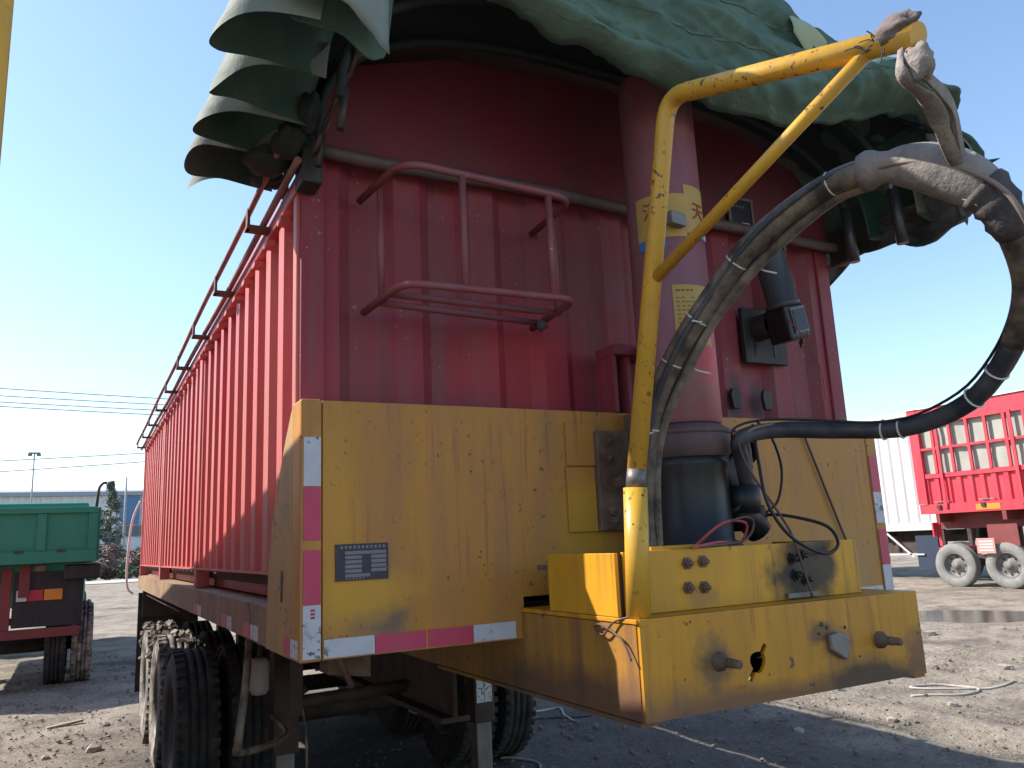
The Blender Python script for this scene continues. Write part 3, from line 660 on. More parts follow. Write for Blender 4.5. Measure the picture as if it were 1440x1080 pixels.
for k, (z, a0, a1) in enumerate(((1.43, 315, 322), (1.41, 315, 322), (1.385, 315, 323), (1.36, 316, 323), (1.335, 316, 322))):
    curved_patch('sticker_line', 0.1329, a0, a1, Z0+z, Z0+z+.008, label_red, cy, 3)
z = 1.092
for k in range(13):
    for q in range(7):
        a0 = 236+q*7.3+random.uniform(0, 1.2)
        if random.random() < .85: curved_patch('label_line', 0.1351, a0, a0+random.uniform(3.5, 6.2), Z0+z, Z0+z+(.007 if k == 0 else .004), label_brown, cy, 2)
    z -= .024 if k == 0 else .0145
MB().obox((CX-.07, CY-.138, Z0+1.335), (.035, .006, 0), (-.004, .016, 0), (0, 0, .022)).build('hose_clip', steel_grey, cy, bevel=.003)
# port fittings on the right of the base
MB().obox((CX+.165, CY-.03, Z0+.50), (.045, 0, .03), (0, .04, 0), (-.02, 0, .05)).build('trunnion_bracket', steel_dark, cy, bevel=.006)
MB().lathe([(.04, -.03), (.045, -.02), (.045, .02), (.04, .03), (.0001, .03)], (CX+.20, CY-.06, Z0+.565), 'y', 18).build('pin_head', steel_dark, cy)
MB().lathe([(.0001, -.04), (.055, -.04), (.055, .05), (.0001, .05)], (CX+.155, CY-.09, Z0+.40), 'z', 20).build('port_elbow', black_cap, cy)
MB().obox((CX+.21, CY-.05, Z0+.345), (.05, 0, .008), (0, .035, 0), (-.006, 0, .035)).build('valve_body', mat('purple_black', (.03,.02,.035), .45), cy, bevel=.005)
MB().tube([(CX+.12, CY-.08, Z0+.40), (CX+.22, CY-.08, Z0+.30)], .045, 14).build('port_pipe', black_cap, cy)

# ---- cylinder bracket on the wall
MB().box(-.125, .17, -.03, YF-.02, Z0+.955, Z0+.995).build('cylinder_bracket', red_front_shaded, tr, bevel=.004)
for x in (-.118, -.055, .16): MB().box(x-.008, x+.008, -.01, YF-.02, Z0+.745, Z0+.954).build('bracket_leg', red_front_shaded, tr)
MB().box(-.03, .01, -.055, -.02, Z0+.93, Z0+.985).build('bracket_block', steel_dark, tr, bevel=.004)
bolt('bolt', (-.01, -.056, Z0+.965), '-y', .009, .012, steel_grey, tr)

# ---- red tube cage on the front wall
cg = empty('step_cage', (0,0,0)); cg.parent = tr
fy = -.21
top = fillet([(-1.03, YF-.003, Z0+1.455), (-1.00, fy, Z0+1.455), (-.385, fy, Z0+1.435), (-.365, YF-.003, Z0+1.435)], .085, 6)
bot = fillet([(-1.02, YF-.003, Z0+1.065), (-1.00, fy, Z0+1.068), (-.40, fy, Z0+1.078), (-.385, YF-.003, Z0+1.065)], .06, 6)
MB().tube(top, .0125, 10).build('top_hoop', red_tube, cg); MB().tube(bot, .0125, 10).build('bottom_hoop', red_tube, cg)
MB().tube([(-1.005, -.09, Z0+1.068), (-.72, -.105, Z0+1.060), (-.39, -.08, Z0+1.068)], .0115, 10).build('floor_bar', red_tube, cg)
MB().tube([(-1.01, 0.0, Z0+1.066), (-.40, .04, Z0+1.064)], .0115, 10).build('floor_bar', red_tube, cg)
for (x, y) in ((-1.005, -.02), (-.80, fy), (-.485, fy), (-.378, -.06)):
    MB().tube([(x, y, Z0+1.068), (x, y, Z0+1.452-.018*(x+1)/.6)], .0115, 10).build('upright', red_tube, cg)
kn = MB(); kn.tube([(-.40, .03, Z0+1.07), (-.395, .02, Z0+1.05), (-.41, .025, Z0+1.035)], [.015, .022, .008], 8); kn.build('rag_knot', tarp_dark, cg)

# ---- framed notice, tarp motor, lugs on the right of the front wall
fr = MB(); 
X0_, X1_, A_, B_ = .600, .737, Z0+1.575, Z0+1.735
MB().box(X0_, X1_, YF-.050, YF-.0305, A_, B_).build('notice_plate', plate_black, tr)
for (a, b, c_, d) in ((X0_-.004, X0_+.008, A_, B_), (X1_-.008, X1_+.004, A_, B_), (X0_+.009, X1_-.009, B_-.010, B_+.002), (X0_+.009, X1_-.009, A_-.002, A_+.010)):
    MB().box(a, b, YF-.056, YF-.046, c_, d).build('notice_frame', steel_grey, tr)
MB().box(.67, .715, YF-.0535, YF-.0495, Z0+1.60, Z0+1.622).build('notice_panel', tape_white, tr)
for i in range(4): MB().box(.625+i*.018, .636+i*.018, YF-.0525, YF-.0495, Z0+1.69, Z0+1.70).build('notice_mark', steel_grey, tr)
mo = empty('tarp_motor', (0,0,0)); mo.parent = tr
MB().box(.63, .875, YF-.035, YF-.012, Z0+1.0, Z0+1.24).build('mounting_plate', steel_dark, mo, bevel=.003)
for x in (.69, .80): MB().box(x-.006, x+.006, YF-.0375, YF-.0345, Z0+1.03, Z0+1.11).build('mounting_slot', black_cap, mo)
MB().lathe([(.045, -.05), (.055, -.02), (.055, .03)], (.715, YF-.065, Z0+1.15), 'y', 24).build('gearbox_flange', steel_dark, mo)
MB().obox((.745, -.045, Z0+1.14), (.058, .0, .014), (0, .058, 0), (-.014, 0, .072)).build('gearbox', black_cap, mo, bevel=.012)
MB().obox((.755, -.106, Z0+1.145), (.040, 0, .010), (0, .003, 0), (-.011, 0, .052)).build('gearbox_label', steel_grey, mo)
MB().obox((.755, -.109, Z0+1.145), (.034, 0, .008), (0, .003, 0), (-.009, 0, .044)).build('gearbox_label_panel', plate_black, mo)
mt_ = MB()
axm = Vector((-.06, .0, .26)); b0 = Vector((.738, -.045, Z0+1.21)); seg = 28
u = axm.normalized(); e1 = Vector((0,1,0)); e2 = u.cross(e1)
prof = [(.0001, 0), (.070, 0), (.070, .02), (.062, .025), (.062, .225), (.056, .245), (.0001, .246)]
vs_ = []; 
for i in range(seg):
    a = 2*math.pi*i/seg
    for r_, h in prof: vs_.append(b0+u*h+(e1*math.cos(a)+e2*math.sin(a))*r_)
mt_.add(vs_, [(i*7+k, ((i+1)%seg)*7+k, ((i+1)%seg)*7+k+1, i*7+k+1) for i in range(seg) for k in range(6)], True)
mt_.build('motor_can', mat('dark_grey_motor', (.075,.075,.085), .5, var=.3, dirt=(.15,.14,.14), dirt_amt=.5), mo)
ch_ = MB()
for i in range(34):
    p_ = Vector((.838+.012*math.sin(i*.4)-.0015*i*.9, -.03, Z0+1.06+i*.0135)); ch_.obox(p_, (.006, 0, 0), (0, .011 if i % 2 else .006, 0), (0, 0, .0085))
ch_.build('drive_chain', steel_rusty, mo)
for x in (.56, .737):
    MB().prism([(x-.02, Z0+.80), (x+.016, Z0+.80), (x+.026, Z0+.86), (x+.016, Z0+.885), (x-.02, Z0+.885), (x-.03, Z0+.86)], 'y', YF-.03, YF-.012).build('hinge_lug', steel_dark, tr, bevel=.004)

# ---- yellow hose boom (post on the beam, arm reaching forward, brace)
bo = empty('hose_boom', (0,0,0)); bo.parent = tr
P0 = Vector((-.512, -.582, BT)); P1 = Vector((-.500, -.592, Z0+.43)); P2 = Vector((-.372, -.712, Z0+1.545)); P3 = Vector((-.372, -1.47, Z0+1.262))
MB().tube([P0, P1], .0325, 16).build('post_sleeve', yellow_pole, bo)
dr = (P2-P1).normalized()
MB().tube([P1+dr*.0, P1+dr*.05], .026, 16).build('bare_collar', steel_grey, bo)
MB().tube(fillet([P1+dr*.05, P2, P3], .085, 7), .0265, 16).build('post_and_arm', yellow_pole, bo)
A = P1+(P2-P1)*.505; B = P3+(P2-P3)*.13
MB().tube([A, B], .0165, 12).build('brace', yellow_pole, bo)

# ================================================================== TARPAULIN
tp = empty('folded_tarpaulin', (0, 0, Z0+1.5)); tag(tp, 'green and grey tarpaulin folded in loops over the front of the red trailer', 'tarpaulin')
TZ = -(Z0+1.5)
def arch(s, hw, h, z0):
    th = math.pi*s; c_, s_ = math.cos(th), math.sin(th)
    return Vector((-hw*math.copysign(abs(c_)**.62, c_), 0, z0+h*abs(s_)**.85))
bow_steel = mat('bow_steel', (.10,.10,.105), .4, metal=.5, var=.3)
NL = 4.35; d_ = .245; Y_0 = -.60
def bundle(u, v):
    s = u; ph = v*NL*2*math.pi+math.pi*.15
    p_ = arch(s, 1.24, .52, Z0+1.6); q = arch(min(1, s+.003), 1.24, .52, Z0+1.6)-arch(max(0, s-.003), 1.24, .52, Z0+1.6)
    nrm = Vector((-q.z, 0, q.x)).normalized() if q.length > 1e-6 else Vector((-1,0,0))
    if s < .02: nrm = Vector((-1, 0, .1)).normalized()
    if s > .98: nrm = Vector((1, 0, .1)).normalized()
    k = int(ph/(2*math.pi)); am = .325*(1+.10*math.sin(k*2.7+1)) * (1-.78*math.sin(math.pi*s)) * (.55 if s > .5 else 1)
    am *= 1+.12*noise.noise((s*5, k*1.7, 2))
    out = am*abs(math.sin(ph/2))**.8
    y = Y_0+d_*ph/(2*math.pi)-(.155*d_)*math.sin(ph)+.02*noise.noise((s*6, ph*.3, 5))
    q_ = min(1, max(0, (min(s, 1-s)-.08)/.12)); y += .17*q_*q_*(3-2*q_)
    droop = .05*(out/.3)**2*(1 if s < .1 or s > .9 else 0)
    hemw = (.05*noise.noise((ph*.5, 3, 1 if s < .5 else 8))-.02) * max(0, 1-min(s, 1-s)*9)
    return (p_.x+nrm.x*out, y, p_.z+nrm.z*out+TZ-droop+hemw)
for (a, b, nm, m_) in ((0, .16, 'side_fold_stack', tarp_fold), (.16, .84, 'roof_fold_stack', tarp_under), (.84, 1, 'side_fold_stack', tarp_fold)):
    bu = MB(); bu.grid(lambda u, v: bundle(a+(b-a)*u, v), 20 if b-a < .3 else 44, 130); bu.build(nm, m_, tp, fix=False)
for k in range(1, 5):                     # bows carried by the rails, between the folds
    y = Y_0+d_*k+.06
    MB().tube([arch(i/24, 1.215, .505, Z0+1.57)+Vector((0, y, TZ)) for i in range(25)], .015, 8).build('bow', tarp_under, tp)
    MB().tube([(1.215, y, Z0+1.47+TZ), (1.20, y, Z0+1.72+TZ)], .024, 12).build('bow_foot', bow_steel, tp)
    MB().tube([(-1.215, y, Z0+1.47+TZ), (-1.20, y, Z0+1.60+TZ)], .012, 10).build('bow_foot', steel_dark, tp)
hem = [(-1.46, 1.66), (-1.40, 1.60), (-1.30, 1.60), (-1.20, 1.545), (-1.165, 1.56), (-1.13, 1.80), (-1.10, 1.97), (-.95, 1.93), (-.82, 1.865), (-.557, 1.80), (-.29, 1.746), (0, 1.714), (.33, 1.713), (.55, 1.77), (.73, 1.83), (.95, 1.90), (1.10, 1.92), (1.22, 1.88), (1.30, 1.80), (1.37, 1.70)]
crease = [(-1.0, 2.05), (-.75, 1.905), (-.37, 1.825), (0, 1.81), (.25, 1.84), (.5, 1.94), (.8, 2.0), (1.1, 1.97), (1.37, 1.72)]
TOPT = [(0, 2.28), (.34, 2.22), (.51, 2.17), (.95, 2.11), (1.15, 2.0), (1.3, 1.86), (1.37, 1.74)]
def topz(x): return lerp_table(TOPT, x) if x > 0 else 1.60+.68*max(0, 1-(abs(x)/1.50)**3.0)**.5
def front(u, v):
    x = -1.46+2.82*u; zt = topz(x); zh = lerp_table(hem, x); z = zt+(zh-zt)*v
    sag = .5+.5*math.sin(x*1.7-.4)
    y = -.50-.10*math.sin(math.pi*min(1, v*1.05))*(.6+.6*sag)
    if x > -1.05:
        zc = lerp_table(crease, x); vc = min(.92, max(.05, (zt-zc)/(zt-zh)))
        if v > vc: q = (v-vc)/(1-vc); y -= .085*math.sin(math.pi*min(1, q*.9+.1))**.7-.02
        else:
            y += .055*math.sin(math.pi*v/vc)
            d2 = (z+.28*x)
            y -= .06*(1-abs(noise.noise((x*1.1, d2*6.5, 1))))**3*math.sin(math.pi*v/vc)
        y -= .022*(1-2*abs(noise.noise((x*2.2+4, (z+.5*x)*9, 5))))+.007*noise.noise((x*14, z*14, 3))+.014*(1-abs(noise.noise((x*5+z*3, (z+.35*x)*17, 8))))**4-.010*(1-abs(noise.noise(((z-.6*x)*15, x*4, 2))))**5
    else: y += .02*noise.noise((x*7, v*4, 6))-.04
    return (x, y, Z0+z+TZ)
fs_ = MB(); fs_.grid(front, 300, 80); fso = fs_.build('front_sheet', tarp_front, tp, fix=False, solid=.004)
for vv_ in (.30, .62):
    sm_ = MB(); sm_.grid(lambda u, v: tuple(Vector(front(.20+.76*u, vv_+.016*v))+Vector((0, -.0055, 0))), 200, 3); sm_.build('seam', tarp_seam, tp, fix=False)
hm_ = MB(); hm_.grid(lambda u, v: tuple(Vector(front(.20+.78*u, .955+.04*v))+Vector((0, -.006, 0))), 200, 3); hm_.build('hem_band', tarp_seam, tp, fix=False)
def roof(u, v):
    x = -1.44+2.78*u; z = topz(x); y = -.50+1.02*v
    return (x, y, Z0+z+TZ+.03*noise.noise((x*3, y*5, 4))+.035*math.sin(y*16+x)*.7+.012)
MB().grid(roof, 50, 30).build('roof_sheet', tarp_front, tp, fix=False)
flap = MB()
def flapf(u, v):
    x = -1.47+.27*u; zt = topz(max(x, -1.40)); zh = [1.60, 1.612, 1.585, 1.555, 1.525][min(4, int(u*4.99))]; 
    zh = lerp_table([(0, 1.63), (.3, 1.605), (.55, 1.60), (.8, 1.565), (1, 1.52)], u)
    z = zt+.02+(zh-zt-.02)*v
    return (x+.02*v*u, -.655-.02*math.sin(v*5+u*6)+.02*u-.01*noise.noise((u*4, v*4, 2)), Z0+z+TZ)
flap.grid(flapf, 16, 16); flap.build('corner_flap', tarp_grey, tp, fix=False, solid=.004)
pale = MB(); pale.grid(lambda u, v: (.34+.19*u, -.575-.02*math.sin(u*3+v*2), Z0+2.115-.13*v*(1-.6*abs(u-.6))-.06*u+TZ), 8, 8)
pale.build('sunlit_patch', mat('sunlit_patch_cloth', (.50,.55,.36), .8, var=.2, trans=.2, bump=.2), tp, fix=False, solid=.003)  # paler cloth stands in for sun falling on and through the tarp
# ragged dark end of the tarp on the right
def rag(u, v):
    y = -.52+.95*u; z = 1.66-.16*v-.06*v*noise.noise((u*6, 1, 2))-.04*math.sin(u*11)*v
    x = 1.22+.15*math.sin(math.pi*(.2+.6*v))+.06*noise.noise((u*5, v*3, 7))
    return (x, y, Z0+z+TZ)
MB().grid(rag, 30, 12).build('ragged_hem', tarp_dark, tp, fix=False, solid=.004)
def rag2(u, v):
    x = 1.10+.26*u; return (x, -.54-.05*math.sin(u*4+v)+.02*noise.noise((u*5, v*5, 3)), Z0+1.83-.20*v-.10*u*u-.05*v*math.sin(u*7)+TZ)
MB().grid(rag2, 14, 10).build('side_flap', tarp_dark, tp, fix=False, solid=.004)
# ropes and chain tangle at the left pinch line
for i in range(7):
    rope = []
    for k in range(14):
        t = k/13; rope.append((-1.235+.10*t+.02*noise.noise((i*3, k*.5, 1)), -.05-.40*t+.05*noise.noise((i*5, k*.5, 8)), Z0+1.50+.32*t+.02*noise.noise((i, k*.6, 3))+TZ))
    MB().tube(rope, .006, 6).build('tie_rope', wire_brown if i % 2 else steel_dark, tp)

# ================================================================== HOSE LOOP
ho = empty('hydraulic_hose', (-.35, -.45, Z0+.26)); tag(ho, 'thick dusty hydraulic hose looping from the cylinder base up to the yellow boom', 'hose')
off = Vector((.35, .45, -(Z0+.26)))
CAMP = Vector((-1.802, -2.341, .303))
def hp(X, Z, Y):                          # point given on the plane Y=-.45, slid along its sight line to its real depth Y
    d = Vector((X, -.45, Z))-CAMP; t = (Y+2.341)/(2.341-.45); q = CAMP+d*t; return Vector((q.x, q.y, q.z+Z0))+off
raw = [(-.372, .27, -.44), (-.367, .411, -.45), (-.319, .642, -.50), (-.202, .847, -.60), (-.034, 1.049, -.72), (.184, 1.275, -.86), (.536, 1.52, -1.03), (.836, 1.661, -1.16), (1.2, 1.746, -1.27), (1.578, 1.718, -1.36), (1.743, 1.563, -1.38), (1.80, 1.304, -1.33), (1.622, 1.036, -1.22), (1.288, .778, -1.06), (.873, .653, -.86), (.491, .630, -.66), (.18, .622, -.48), (.03, .59, -.44), ]
path = spline([hp(*q) for q in raw]+[Vector((.075, -.405, Z0+.53))+off, Vector((.125, -.365, Z0+.455))+off, Vector((.155, -.345, Z0+.40))+off], 8)
MB().tube(path[:97], [.032]*97, 16).build('hose', hose_mat, ho)
MB().tube(path[96:], .026, 16).build('hose', hose_blue, ho)
def seg_path(a, b): return path[int(a*8):int(b*8)+1]
sp_ = seg_path(6.9, 8.4); MB().tube(sp_, [.043+.006*math.sin(i*1.3) for i in range(len(sp_))], 16).build('wrap_sleeve', wrap_mat, ho)
sp_ = seg_path(7.7, 9.2); MB().tube(sp_, [.049+.012*math.sin(math.pi*i/(len(sp_)-1)) for i in range(len(sp_))], 18).build('wrap_sleeve', wrap_mat, ho)
sp_ = seg_path(9.0, 10.2); MB().tube(sp_, [.056-.018*i/(len(sp_)-1)+.004*math.sin(i*2) for i in range(len(sp_))], 18).build('wrap_sleeve', mat('dark_wrap', (.055,.05,.055), .8, var=.3, dirt=(.2,.17,.15), dirt_amt=.5, bump=.5, bump_scale=50), ho)
def ring_tie(i, r_, m_=tie_mat, tail=0):
    p_ = path[i]; t = (path[min(i+1, len(path)-1)]-path[i-1]).normalized(); a = t.orthogonal().normalized(); b = t.cross(a)
    MB().tube([p_+(a*math.cos(2*math.pi*k/14)+b*math.sin(2*math.pi*k/14))*r_ for k in range(15)], .003, 6).build('cable_tie', m_, ho)
    if tail:
        e = p_+(Vector((1.0, -.55, .0)).normalized()*r_); dv = Vector((.8*tail, -.4, -.55)) if tail > 0 else Vector((-.9, -.3, -.35))
        MB().tube([e, e+dv.normalized()*.05, e+dv.normalized()*.09+Vector((0,0,.012))], .0028, 6).build('cable_tie_tail', m_, ho)
for i, tl in ((15, -1), (23, 1), (29, -1), (37, 1), (50, 0), (55, 0), (100, 0), (104, 0), (113, 0), (115, 0)): ring_tie(i, .031 if i < 96 else .029, tail=tl)
# thin electric cable running along the hose
el = []
for i in range(8, 150, 3):
    p_ = path[min(i, len(path)-1)]; k = i*.09; rr = .037 if i < 50 or i > 84 else .068
    el.append(p_+Vector((.5*math.sin(k*.7), -.75, .45*math.cos(k*.5)+.15)).normalized()*rr)
MB().tube(spline(el, 3), .006, 7).build('electric_cable', mat('tan_cable', (.26,.19,.16), .6, var=.3, bump=0), ho)
el2 = [path[i]+Vector((.55, -.5, -.55+.4*math.sin(i*.2))).normalized()*.034 for i in range(3, 70, 3)]
MB().tube(spline(el2, 3), .0045, 7).build('electric_cable', wire_black, ho)
hs2 = [path[i]+Vector((.62, -.25, -.62)).normalized()*(.045+.006*math.sin(i*.35)) for i in range(1, 60, 4)]
MB().tube(spline(hs2, 4), .0155, 10).build('thin_hose', hose_mat, ho)
hs3 = [path[i]+Vector((-.45, -.8, .30)).normalized()*(.040+.006*math.sin(i*.3+1)) for i in range(1, 58, 4)]
MB().tube(spline(hs3, 4), .009, 8).build('thin_hose', hose_blue, ho)
el3 = [path[min(i, len(path)-1)]+Vector((-.7, -.2, .5)).normalized()*(.033+.022*abs(math.sin(i*.11))) for i in range(80, 150, 4)]
MB().tube(spline(el3, 3), .004, 7).build('electric_cable', wire_black, ho)
# cloth sling that hangs the hose from the arm end
sl_ = empty('cloth_sling', P3); tag(sl_, 'grey cloth strips knotted between the boom end and the hose wrap', 'cloth strap')
H = path[int(8.75*8)]-off-P3+Vector((0, 0, .02)); H = Vector(path[int(8.75*8)])+Vector((-.35, -.45, Z0+.26))-P3
def strip(name, pts, wd, twist=1.0):
    pts = spline(pts, 6); vs_ = []; n = len(pts)
    for i, p_ in enumerate(pts):
        t = (pts[min(i+1, n-1)]-pts[max(i-1, 0)]).normalized(); a = t.cross(Vector((.6, -.7, .2))).normalized(); b = t.cross(a)
        an = twist*i/n*2.2; ww = wd[min(len(wd)-1, int(i/n*len(wd)))]
        for q in (-1, -.3, .3, 1): vs_.append(p_+(a*math.cos(an)+b*math.sin(an))*ww*q+b*.010*(1-q*q))
    m_ = MB(); m_.add(vs_, [(i*4+k, (i+1)*4+k, (i+1)*4+k+1, i*4+k+1) for i in range(n-1) for k in range(3)], True)
    return m_.build(name, cloth_mat, sl_, fix=False, solid=.004)
strip('cloth_strip', [(0, .02, -.02), (.012, .01, -.07), H*.45+Vector((.018, -.01, 0)), H*.8+Vector((.012, 0, 0)), H+Vector((.0, 0, .03))], [.012, .016, .018, .016, .012], .35)
strip('cloth_strip', [(-.01, .03, -.02), (-.02, .03, -.08), H*.4+Vector((-.035, .0, -.02)), H*.75+Vector((-.022, 0, -.02)), H+Vector((-.01, 0, .025))], [.010, .017, .020, .014, .009], -.9)
def lump(name, c, r3, m_, seedz, parent):
    mb = MB(); 
    def f(u, v):
        th = math.pi*u; ph = 2*math.pi*v; dv = Vector((math.sin(th)*math.cos(ph), math.sin(th)*math.sin(ph), math.cos(th))); k = 1+.35*noise.noise(dv*1.7+Vector((seedz, 0, 0)))+.12*noise.noise(dv*5+Vector((0, seedz, 0)))
        return (c[0]+dv.x*r3[0]*k, c[1]+dv.y*r3[1]*k, c[2]+dv.z*r3[2]*k)
    mb.grid(f, 16, 22); return mb.build(name, m_, parent, fix=True)
lump('cloth_knot', (0, .01, -.055), (.030, .030, .038), cloth_mat, 3, sl_)
lump('cloth_wrap', (-.012, .04, .035), (.028, .05, .026), mat('brown_cloth', (.20,.16,.15), .9, var=.4, varscale=18, bump=.5), 8, sl_)
lump('cloth_knot', H+Vector((-.005, 0, .03)), (.040, .045, .030), cloth_mat, 5, sl_)
for (x, y, z, r_, k) in ((-1.285, .02, 1.575, (.05, .09, .05), 2), (-1.33, .16, 1.56, (.07, .08, .035), 7), (-1.255, -.09, 1.62, (.035, .07, .06), 4), (-1.30, .30, 1.57, (.06, .07, .03), 9)):
    lump('hem_tangle', (x, y, Z0+z+TZ), r_, tarp_under, k, tp)
for i in range(9):
    q0 = Vector((-.02, .055+.006*i, .018)); d0 = Vector((random.uniform(-.6,.1), random.uniform(-.2,.6), random.uniform(-.5,.7))).normalized()*random.uniform(.02, .05)
    MB().tube(spline([q0, q0+d0*.5+Vector((0, 0, .008)), q0+d0], 4), .0014, 5).build('frayed_thread', tarp_dark, sl_)
MB().tube([H+Vector((.035*math.cos(2*math.pi*k/16), .02*math.sin(k), -.02+.055*math.sin(2*math.pi*k/16))) for k in range(17)], .0022, 6).build('twine', tie_mat, sl_)

# ---- loose wires around the cylinder base (each a thing)
def wire(name, pts, r_, m_, label, n=8):
    p0 = Vector(pts[0]); return tag(MB().tube([q-p0 for q in spline(pts, n)], r_, 7).build(name, m_), label, 'wire') , p0
def put(name, pts, r_, m_, label, cat='wire', n=8):
    p0 = Vector(pts[0]); o = MB().tube([q-p0 for q in spline(pts, n)], r_, 7).build(name, m_); o.location = p0; tag(o, label, cat); return o
K = Z0
put('cable', [(-.22, -.47, K+.26), (-.12, -.5, K+.33), (.0, -.47, K+.325), (-.02, -.46, K+.27), (-.16, -.52, K+.275), (-.30, -.56, K+.264)], .0045, wire_red, 'red wire coiled on top of the yellow block left of the black housing')
put('cable', [(-.20, -.47, K+.262), (-.14, -.49, K+.315), (-.03, -.50, K+.345), (.03, -.47, K+.32), (-.05, -.5, K+.275), (-.26, -.55, K+.266)], .004, wire_brown, 'thin brown wire looped beside the red wire on the yellow block')
put('cable', [(.11, -.43, K+.64), (.05, -.50, K+.50), (.04, -.53, K+.38), (.10, -.55, K+.28), (.22, -.56, K+.225), (.30, -.55, K+.25), (.31, -.50, K+.31), (.25, -.38, K+.35), (.215, -.31, K+.35)], .0055, wire_black, 'black cable hanging in a loop beside the black cylinder housing')
put('cable', [(.16, -.40, K+.66), (.20, -.42, K+.60), (.25, -.40, K+.50), (.24, -.38, K+.40), (.20, -.36, K+.36)], .0045, wire_black, 'short black cable curving down to the valve on the cylinder base')
put('cable', [(.80, -.012, K+.70), (.90, -.012, K+.45), (.98, -.012, K+.25)], .005, wire_brown, 'brown cable lying slantwise against the right half of the yellow headboard')
put('cable', [(.02, -.44, K+.62), (.03, -.47, K+.50), (.09, -.53, K+.34), (.115, -.548, K+.262), (.15, -.56, K+.10)], .004, wire_brown, 'thin grey cord running down over the yellow block to the beam')
put('cable', [(.70, -.03, K+1.22), (.68, -.20, K+1.02), (.62, -.30, K+.86), (.52, -.38, K+.69)], .0022, wire_red, 'fine red wire stretched from the tarp motor down to the hose')
put('baling_wire', [(-.50, -.60, BT+.004), (-.53, -.59, BT+.05), (-.50, -.53, BT+.03), (-.47, -.55, BT+.005), (-.535, -.585, BT+.006), (-.556, -.53, BT-.01), (-.558, -.48, BT-.045), (-.556, -.44, BT-.03), (-.557, -.47, BT-.02), (-.558, -.56, BT-.05), (-.558, -.60, BT-.10)], .003, wire_brown, 'twisted rusty wire tied round the foot of the yellow post')
put('cord', [(-1.26, YR+.08, K+.92), (-1.33, YR+.10, K+.7), (-1.36, YR+.1, K+.28), (-1.35, YR+.09, K+.02), (-1.29, YR+.09, K-.06)], .012, tie_mat, 'pale cord hanging at the rear corner of the red trailer', 'cord')

# ================================================================== GREEN TIPPER TRUCK
gt = empty('green_tipper', (-2.85, 9.8, 0)); tag(gt, 'green tipper truck seen from behind with panelled tailgate and red chassis', 'truck')
hw = 1.22; z1, z2 = 1.60, 2.315
MB().box(-hw+.05, hw-.05, .0, .05, z1, z2-.005).build('tailgate_sheet', green_paint, gt)
for x in (-1.17, -.585, 0.0, .585, 1.17):
    MB().box(x-.05, x+.05, -.035, -.001, z1+.16, z2-.085).build('tailgate_post', green_paint, gt, bevel=.006)
MB().box(-hw, hw, -.045, -.001, z2-.08, z2).build('tailgate_top_beam', green_paint, gt, bevel=.008)
MB().box(-hw, hw, -.045, -.001, z1, z1+.155).build('tailgate_bottom_beam', green_paint, gt, bevel=.008)
for s in (-1, 1): MB().box(s*hw-.04, s*hw+.04, .051, 5.4, z1, z2-.01).build('side_board', green_paint, gt)
MB().box(-hw+.05, hw-.05, .06, 5.4, z1-.02, z1+.04).build('floor', chassis, gt)
MB().box(-hw+.05, hw-.05, 5.3, 5.38, z1, z2+.3).build('headboard', green_paint, gt)
for x in (-.3, .35, .82): MB().box(x-.05, x+.05, -.06, -.046, z1+.14, z1+.17).build('latch', steel_dark, gt)
MB().tube(fillet([(hw-.02, .0, z2), (hw+.0, -.01, z2+.25), (hw+.04, -.02, z2+.31), (hw+.09, -.02, z2+.315)], .06), .018, 8).build('bent_stanchion', steel_dark, gt)
for z in (1.72, 1.92, 2.12): MB().box(hw+.041, hw+.07, .06, .12, z-.02, z+.02).build('side_hinge', steel_dark, gt)
MB().box(hw-.36, hw+.08, .1, 1.9, z1-.22, z1-.03).build('mudguard', black_cap, gt, bevel=.02)
for s in (-1, 1): MB().box(s*.42-.06, s*.42+.06, .2, 8.2, z1-.42, z1-.03).build('chassis_beam', dull_red, gt)
# under-run frame with lamps
MB().box(-hw+.06, hw-.14, .24, .30, .66, .78).build('under_run_bar', dull_red, gt, bevel=.005)
for x in (-.9, .22): MB().box(x-.06, x+.06, .23, .31, .781, z1-.04).build('under_run_post', dull_red, gt, bevel=.005)
MB().box(.30, 1.10, .26, .32, .80, 1.50).build('lamp_panel', black_cap, gt)
for (a, b, m_) in ((.34, .46, lamp_white), (.47, .64, lamp_red), (.65, .86, lamp_orange)): MB().box(a, b, .235, .259, 1.13, 1.27).build('rear_lamp', m_, gt, bevel=.006)
MB().box(-.86, .16, .27, .30, 1.15, 1.21).build('frame_rail', dull_red, gt)
for s in (-1, 1):
    for (y, lug) in ((.95, True), (2.3, False)):
        make_wheel(gt, (s*1.12, y, .51), .515, .26, mud_rubber, rim_mat, s, lugs=lug)
        make_wheel(gt, (s*.81, y, .51), .515, .26, rubber, rim_mat, -s, lugs=lug)
    make_wheel(gt, (s*1.05, 6.9, .51), .515, .28, rubber, rim_mat, s, lugs=False)
MB().box(-1.15, 1.15, 5.9, 7.9, .8, 2.75).build('cab', green_paint, gt, bevel=.06)
MB().box(-1.0, 1.0, 5.885, 5.898, 1.9, 2.5).build('rear_window', shed_glass, gt)
for y in (.95, 2.3, 6.9): MB().tube([(-1.0, y, .5), (1.0, y, .5)], .07, 10).build('axle', chassis, gt)

# ================================================================== RIGHT: RED STAKE TRAILER
rt = empty('stake_trailer', (17.45, 10.0, 0)); tag(rt, 'bright red stake trailer with pale tarp behind its barred sides', 'trailer')
